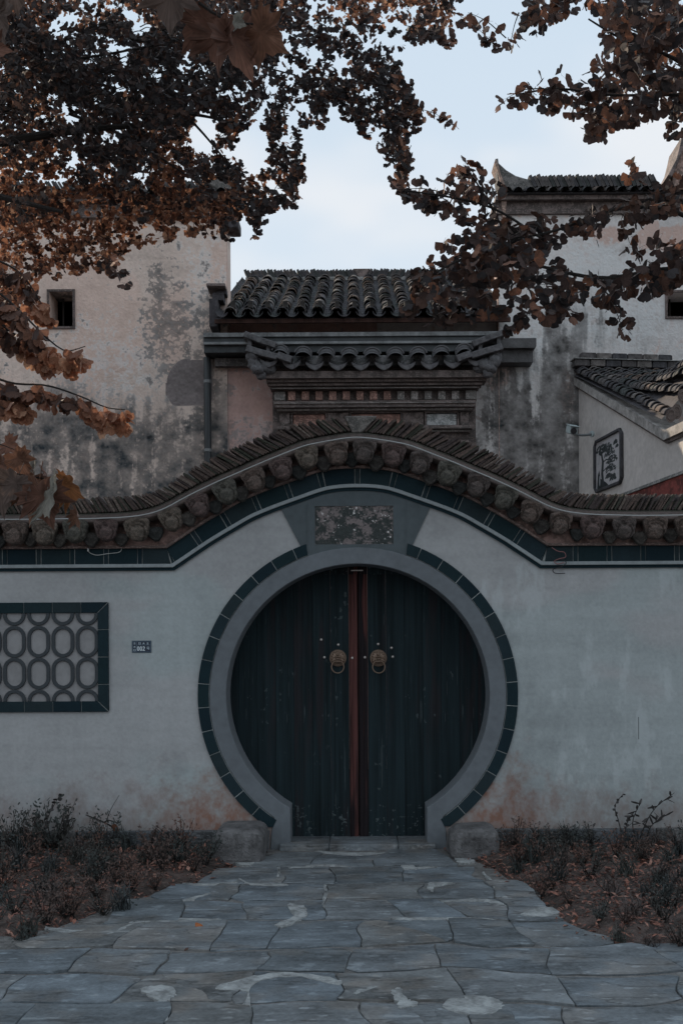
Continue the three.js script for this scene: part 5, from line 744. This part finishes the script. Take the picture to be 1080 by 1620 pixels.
{
  // plane tree: a few large leaves close to the camera
  const T = thing('plane_tree', 'plane tree twigs with big lobed brown leaves at the left edge and top', 'tree', [0, 0, 0]); const tr = V3(-2.9, 0, 6.3); mesh('trunk', twig([tr, V3(-2.9, 2, 6.3), V3(-2.8, 4.5, 6.2), V3(-2.6, 6, 6.0)], .17, .05, 10), barkM, T);
  const lobes = [[0, .02], [.10, -.06], [.30, -.10], [.34, .02], [.55, .02], [.46, .14], [.60, .28], [.42, .30], [.62, .58], [.40, .52], [.26, .48], [.24, .66], [.13, .72], [0, 1.0]]; const outl = [...lobes, ...lobes.slice(1, -1).reverse().map(([x, y]) => [-x, y])];
  const pgeo = (seed) => { const r = rng(seed), P = [0, .28, 0], I = [], uv = [.5, .4], cv = .25 + r() * .5, tw = (r() - .5) * .8, pts = []; outl.forEach((p, i) => { const q = outl[(i + 1) % outl.length]; pts.push(p, [lerp(p[0], q[0], .5) * (1 + .05 * (r() - .5)), lerp(p[1], q[1], .5)]); }); const bend = (x, y) => cv * (x * x * 1.4 + (y - .3) ** 2 * .5) + tw * x * y * .6 + .03 * Math.sin(x * 17 + y * 11); 
    pts.forEach(([x, y]) => { for (const k of [.55, 1]) { const X = x * k, Y = .28 + (y - .28) * k; P.push(X, Y, bend(X, Y)); uv.push(X * .8 + .5, Y * .8 + .1); } }); const n = pts.length; for (let i = 0; i < n; i++) { const a = 1 + i * 2, b = 1 + ((i + 1) % n) * 2; I.push(0, a, b, a, a + 1, b, b, a + 1, b + 1); } P[2] = bend(0, .28);
    const g = new THREE.BufferGeometry(); g.setAttribute('position', new THREE.Float32BufferAttribute(P, 3)); g.setAttribute('uv', new THREE.Float32BufferAttribute(uv, 2)); g.setIndex(I); g.computeVertexNormals(); return new MB().add(g).add(new THREE.CylinderGeometry(.009, .012, .42, 4).translate(0, -.18, .02)).geo(); };
  const PG = [3, 5, 8, 13, 21].map(pgeo), PM = [leafMat([0.22, 0.115, 0.085], .28), leafMat([0.26, 0.135, 0.09], .3), leafMat([0.30, 0.29, 0.25], .25), leafMat([0.15, 0.11, 0.095], .25), leafMat([0.48, 0.21, 0.09], .3)];
  const L = (px, py, d, len, ang, m, g, tilt = 0, yaw = 0) => { const o = mesh('leaf', PG[g], PM[m], T), s = len * d / F; o.scale.setScalar(s); o.position.copy(at(px, py, d)); o.rotation.set(tilt, yaw, -ang * Math.PI / 180, 'ZYX'); };   // ang: 0 points up, 90 to the right
  const b = { add: (g) => mesh('branch', g, barkM, T) }; const tw = (l, d, r0, r1) => b.add(twig(l.map(([x, y]) => at(x, y, d)), r0, r1, 6));
  tw([[250, -60], [310, 0], [345, 25], [368, 36], [400, 38], [424, 42]], 2.7, .005, .002); b.add(twig([V3(-2.75, 4.4, 6.2), V3(-1.6, 4.1, 6.3), at(150, -150, 2.7), at(250, -60, 2.7)], .03, .005, 6));
  L(345, 34, 2.7, 82, 186, 0, 0, -.3, .5); L(366, 38, 2.7, 96, 158, 0, 1, -.2, -.4); L(400, 42, 2.7, 80, 122, 1, 2, .2, .7); L(368, 34, 2.7, 30, 120, 2, 3, .3, 0); L(300, 2, 2.75, 34, 180, 2, 3, 0, .2); L(270, -30, 2.6, 84, 182, 3, 4, -.2, 0); L(332, 20, 2.72, 76, 210, 0, 2, -.4, -.6);
  L(-12, 5, 2.9, 76, 160, 3, 0, 0, .3); L(-22, 76, 2.9, 46, 100, 0, 1, 0, 0); L(-20, 118, 2.9, 58, 150, 0, 3, .1, .5); L(20, -30, 2.9, 60, 170, 3, 2, 0, 0);
  tw([[-60, 715], [0, 744], [40, 752], [70, 757], [97, 760]], 4.6, .006, .002); tw([[-40, 690], [4, 704], [28, 713]], 4.6, .004, .0015); b.add(twig([V3(-2.85, 2.6, 6.3), V3(-2.2, 2.7, 5.2), at(-60, 715, 4.6)], .03, .006, 6));
  L(-6, 726, 4.6, 40, 130, 0, 0, .3, .4); L(22, 716, 4.6, 52, 150, 1, 1, -.2, .2); L(0, 758, 4.6, 66, 172, 3, 2, 0, .3); L(36, 758, 4.6, 56, 155, 1, 3, -.3, -.3); L(64, 760, 4.55, 78, 190, 1, 4, 0, .3); L(60, 768, 4.5, 74, 160, 0, 0, -.2, -.3); L(96, 764, 4.6, 58, 105, 4, 1, .4, .6); L(78, 775, 4.5, 78, 130, 2, 2, .9, .5); L(118, 806, 4.5, 40, 145, 1, 4, .3, .9); L(46, 742, 4.65, 46, 135, 2, 3, .8, .2); L(30, 752, 4.5, 56, 205, 3, 1, 0, 0); L(8, 700, 4.7, 34, 120, 0, 4, .2, 0); L(70, 748, 4.6, 44, 120, 0, 3, .6, .9);
}

// ---------------------------------------------------------------- the planting beds
{
  const cols = [[0.38, 0.18, 0.135], [0.28, 0.135, 0.11], [0.44, 0.215, 0.16], [0.22, 0.12, 0.10], [0.48, 0.27, 0.21]]; const lg = new THREE.BufferGeometry(); lg.setAttribute('position', new THREE.Float32BufferAttribute([-.5, 0, 0, 0, .12, -.28, .5, .04, 0, 0, .10, .28, 0, 0, 0], 3)); lg.setAttribute('uv', new THREE.Float32BufferAttribute([0, .5, .5, 0, 1, .5, .5, 1, .5, .5], 2)); lg.setIndex([0, 4, 1, 1, 4, 2, 2, 4, 3, 3, 4, 0]); lg.computeVertexNormals();
  const lm = leafMat([1, 1, 1], .1), bladeM = [[0.040, 0.052, 0.050], [0.056, 0.064, 0.058], [0.085, 0.070, 0.066], [0.036, 0.046, 0.048]].map((c) => mat(c, { map: null, bump: null, rough: .7 }));
  for (const [B, nm, N] of [[bedL, 'leaf_litter', 5200], [bedR, 'leaf_litter', 6000]]) {
    const im = new THREE.InstancedMesh(lg, lm, N), c = new THREE.Color(), e = new THREE.Euler(), q = new THREE.Quaternion(); im.name = numbered(nm); im.userData.kind = 'stuff'; tag(im, B.side < 0 ? 'brown fallen leaves and twigs covering the left bed' : 'brown fallen leaves and twigs covering the right bed', 'fallen leaves'); im.castShadow = im.receiveShadow = true;
    for (let i = 0; i < N; i++) { const z = rr(0.07, B.zf - .02), x0 = B.edgeX(z), x = x0 + B.side * (rr(-.02, 1) ** 1 * 2.7); const y = bedY(x, z, B) + rr(.004, .03), s = rr(.02, .055); e.set(rr(-.5, .5), rr(0, 6.28), rr(-.5, .5)); im.setMatrixAt(i, new THREE.Matrix4().compose(V3(x, y, z), q.setFromEuler(e), V3(s * rr(.6, 1.6), s, s * rr(.3, 1)))); const f = rr(.8, 1.45), k = cols[Math.floor(R() * 5)]; im.setColorAt(i, c.setRGB(k[0] * f, k[1] * f, k[2] * f)); }
    scene.add(im);
  }
  // tufts: a root clump and blades
  const blade = (h, lean, w) => { const P = [], I = [], a = R() * 6.28, n = 4; for (let i = 0; i <= n; i++) { const t = i / n, ww = w * (1 - t * .85), o = lean * t * t; P.push(Math.cos(a) * o - Math.sin(a) * ww, h * t * (1 - .25 * t * lean / h), Math.sin(a) * o + Math.cos(a) * ww, Math.cos(a) * o + Math.sin(a) * ww, h * t * (1 - .25 * t * lean / h), Math.sin(a) * o - Math.cos(a) * ww); } for (let i = 0; i < n; i++) I.push(i * 2, i * 2 + 1, i * 2 + 2, i * 2 + 1, i * 2 + 3, i * 2 + 2); const g = new THREE.BufferGeometry(); g.setAttribute('position', new THREE.Float32BufferAttribute(P, 3)); g.setIndex(I); g.computeVertexNormals(); return boxUV(g); };
  const tuftGeo = [0, 1, 2, 3].map(() => { const a = new MB(), c = new MB(); for (let i = 0; i < 60; i++) a.add(blade(rr(.07, .20), rr(.03, .15), .0045).translate(rr(-.05, .05), 0, rr(-.05, .05))); for (let i = 0; i < 6; i++) { const g = twig([V3(0, 0, 0), V3(rr(-.05, .05), .06, rr(-.05, .05)), V3(rr(-.11, .11), rr(.10, .18), rr(-.11, .11))], .004, .0015, 3); c.add(g); for (let k = 0; k < 3; k++) a.add(new THREE.PlaneGeometry(.020, .009).applyMatrix4(M4(rr(-.1, .1), rr(.04, .16), rr(-.1, .1), rr(0, 6), rr(0, 6), 0))); } return [a.geo(), c.geo()]; });
  const bushGeo = [0, 1, 2].map(() => { const a = new MB(), c = new MB(); for (let i = 0; i < 14; i++) { const tip = V3(rr(-.13, .13), rr(.10, .25), rr(-.13, .13)), P = [V3(rr(-.02, .02), 0, rr(-.02, .02)), V3(tip.x * .6, tip.y * .6, tip.z * .6), tip]; c.add(twig(P, .0035, .0012, 3)); for (let k = 0; k < 13; k++) { const t = rr(.25, 1.05); a.add(new THREE.CircleGeometry(.5, 5).scale(rr(.008, .013), rr(.018, .03), 1).translate(0, .012, 0).applyMatrix4(M4(tip.x * t + rr(-.02, .02), tip.y * t + rr(-.02, .02), tip.z * t + rr(-.02, .02), rr(-1.4, 1.4), rr(0, 6.28), rr(-1.5, 1.5)))); } } return [a.geo(), c.geo()]; });
  const bushM = [[0.050, 0.050, 0.046], [0.085, 0.058, 0.050], [0.042, 0.052, 0.050], [0.12, 0.070, 0.056]].map((c) => mat(c, { map: null, bump: null, rough: .75 }));
  for (const [B, list, lab] of [[bedL, [[20, 1330], [60, 1322], [105, 1335], [150, 1325], [195, 1332], [240, 1326], [285, 1335], [318, 1340], [30, 1360], [80, 1368], [128, 1356], [175, 1362], [222, 1356], [262, 1366], [302, 1362], [10, 1396], [62, 1402], [112, 1392], [150, 1405], [205, 1392], [250, 1386], [20, 1432], [70, 1440], [110, 1428], [160, 1424], [32, 1462], [-12, 1450], [-30, 1370], [-25, 1330], [290, 1350], [130, 1340], [45, 1345], [55, 1339], [113, 1347], [-6, 1381], [245, 1356], [163, 1364], [32, 1340], [47, 1455], [258, 1352], [82, 1413], [287, 1337], [188, 1419], [152, 1350], [140, 1338], [167, 1367], [153, 1383], [186, 1385], [28, 1368], [263, 1331], [-13, 1413], [71, 1400], [140, 1373], [329, 1352], [119, 1353], [198, 1364], [98, 1430], [85, 1403]], 'dark spiky tuft growing among fallen leaves in the left bed'], [bedR, [[812, 1326], [850, 1322], [895, 1328], [940, 1322], [990, 1326], [1035, 1322], [1072, 1328], [835, 1352], [880, 1346], [925, 1352], [972, 1345], [1020, 1350], [1062, 1356], [880, 1380], [932, 1378], [985, 1374], [1040, 1384], [1085, 1378], [905, 1412], [958, 1406], [1066, 1422], [950, 1440], [1000, 1436], [1048, 1446], [975, 1466], [1080, 1470], [1025, 1404], [860, 1340], [910, 1332], [1100, 1340], [1110, 1410], [1080, 1341], [819, 1360], [1037, 1420], [874, 1376], [855, 1396], [1078, 1473], [1028, 1474], [1099, 1445], [992, 1452], [891, 1355], [938, 1346], [903, 1326], [814, 1351], [1043, 1381], [890, 1340], [1104, 1391], [864, 1334], [817, 1351], [1010, 1348], [1040, 1388], [1106, 1399], [875, 1389], [1058, 1402], [875, 1357], [844, 1333], [1088, 1413]], 'dark spiky tuft growing among fallen leaves in the right bed']]) {
    let proto = [];
    list.forEach(([px, py], i) => { const g = onGround(px + rr(-6, 6), py + 14, .05); if (g.z < .12) g.z = .12 + R() * .08; const bushy = R() < .55, sd = B.side < 0 ? 'left' : 'right'; const o = thing(bushy ? 'low_shrub' : 'grass_tuft', bushy ? 'low dark small-leaved shrub growing among fallen leaves in the ' + sd + ' bed' : lab, bushy ? 'shrub' : 'grass tuft', [g.x, bedY(g.x, g.z, B) - .005, g.z], R() * 6.28, (bushy ? 'low shrubs in the ' : 'dark tufts in the ') + sd + ' bed'); const k = i % 4, TG = bushy ? bushGeo[i % 3] : tuftGeo[k], s = rr(.62, 1.08) * (py < 1345 ? 1.15 : 1); mesh(bushy ? 'foliage' : 'blades', TG[0], (bushy ? bushM : bladeM)[Math.floor(R() * 4)], o).userData.kind = 'stuff'; mesh('stem', TG[1], barkM, o).userData.kind = 'stuff'; o.scale.setScalar(s); });
  }
  for (const [px, h, lab] of [[84, 1.75, 'tall dark leafy shrub at the far left against the wall under the lattice window'], [168, 1.35, 'medium dark leafy shrub behind the crooked twig in the left bed'], [20, 1.5, 'dark leafy shrub cut by the left edge of the picture, against the wall']]) { const o = thing('shrub', lab, 'shrub', [at(px, 1340, 8.75).x, .03, .25], R() * 6); mesh('foliage', bushGeo[0][0], bushM[0], o).userData.kind = 'stuff'; mesh('stem', bushGeo[0][1], barkM, o).userData.kind = 'stuff'; const o2 = mesh('foliage', bushGeo[1][0], bushM[2], o); o2.userData.kind = 'stuff'; o2.rotation.y = 2; o.scale.set(h * .85, h, h * .7); }
  // taller weeds standing against the wall
  const weed = (label, stems, leafy, m, size, long) => { const f = stems[0][0], base = onGround(f[0], f[1], .03); const z = Math.max(.1, base.z), d = CAMD - z, o = thing('weed', label, 'plant', [at(f[0], f[1], d).x, .02, z]); const st = new MB(), lf = new MB(); for (const s of stems) { const P = s.map(([x, y], i) => at(x, y, d + rr(-.03, .03)).sub(o.position)); st.add(twig(P, .005, .002, 4)); const c = new THREE.CatmullRomCurve3(P), n = leafy; for (let i = 0; i < n; i++) { const p = c.getPoint(lerp(.35, 1, (i + R()) / n)), g = long ? new THREE.CircleGeometry(.5, 6).scale(size * .22, size, 1).translate(0, size * .45, 0) : new THREE.CircleGeometry(size * .5, 7).translate(0, size * .5, 0); g.applyMatrix4(M4(0, 0, 0, rr(-.9, .9), rr(-1.2, 1.2), 0)); g.applyMatrix4(M4(p.x, p.y, p.z, 0, 0, long ? rr(-2.4, 2.4) : rr(-3.1, 3.1))); lf.add(g); } } st.build('stem', barkM, o); lf.build('leaf', m, o); lf.geo; };
  const dk = mat([0.040, 0.038, 0.038], { map: null, bump: null, rough: .7 });
  weed('tall dark leafy weed against the wall below the lattice window', [[[78, 1340], [72, 1310], [80, 1285], [95, 1258]], [[70, 1340], [62, 1312], [58, 1290]], [[84, 1340], [100, 1316], [108, 1298]]], 18, dk, .035, false);
  weed('thin weed with slender bamboo-like leaves against the wall at the right', [[[1010, 1330], [1022, 1300], [1036, 1278], [1066, 1254]], [[1005, 1330], [1000, 1300], [1012, 1270]], [[1020, 1330], [1030, 1306], [1052, 1290]]], 9, dk, .085, true);
  weed('withered weed with round seed heads left of the slender bamboo-like weed', [[[985, 1330], [978, 1300], [972, 1275], [985, 1256]], [[988, 1330], [990, 1305], [1002, 1285]]], 9, dk, .024, false);
  const tw = thing('broken_twig', 'crooked broken twig with a curled leaf sticking up in the left bed', 'twig', at(176, 1330, 8.8).toArray()); const rel = (l) => l.map(([x, y]) => at(x, y, 8.8).sub(tw.position)); mesh('stem', new MB().add(twig(rel([[185, 1335], [182, 1312], [165, 1301], [136, 1289]]), .008, .004, 5)).add(twig(rel([[165, 1301], [172, 1298], [186, 1302]]), .006, .003, 4)).add(twig(rel([[168, 1300], [176, 1280], [189, 1258]]), .003, .0015, 4)).geo(), barkM, tw); mesh('leaf', new THREE.CircleGeometry(.045, 8).scale(.5, 1, 1).applyMatrix4(M4(.035, .10, .01, .3, .6, .4)), leafM[1], tw);
  const sh = thing('dried_sticks', 'loose bare dry sticks lying on the leaf litter of the left bed', 'sticks', onGround(160, 1415, .07).toArray()); for (const [a, b] of [[[-.12, .01, .05], [.14, .05, -.04]], [[-.06, .03, -.08], [.10, .02, .08]], [[.02, .01, -.1], [.05, .06, .08]]]) mesh('stick', twig([V3(...a), V3((a[0] + b[0]) / 2, .04, 0), V3(...b)], .004, .002, 4), mat([0.16, 0.10, 0.085], { map: null, bump: null }), sh);
  const fl = onGround(322, 1463, .03), o = mesh('fallen_leaf', ginkgo[1], leafMat([0.62, 0.22, 0.09], .3)); o.scale.setScalar(.055); o.position.set(fl.x, .045, fl.z); o.rotation.set(-1.0, .2, 2.6); tag(o, 'single bright orange fallen leaf lying on the flagstones', 'leaf');
  const f2 = onGround(300, 1508, .03), o2 = mesh('fallen_leaf', ginkgo[2], leafM[0]); o2.scale.setScalar(.03); o2.position.set(f2.x, .045, f2.z); o2.rotation.set(-1.2, 0, 1); tag(o2, 'tiny brown leaf on the path just below the bright orange one', 'leaf');
}
renderer.render(scene, camera);
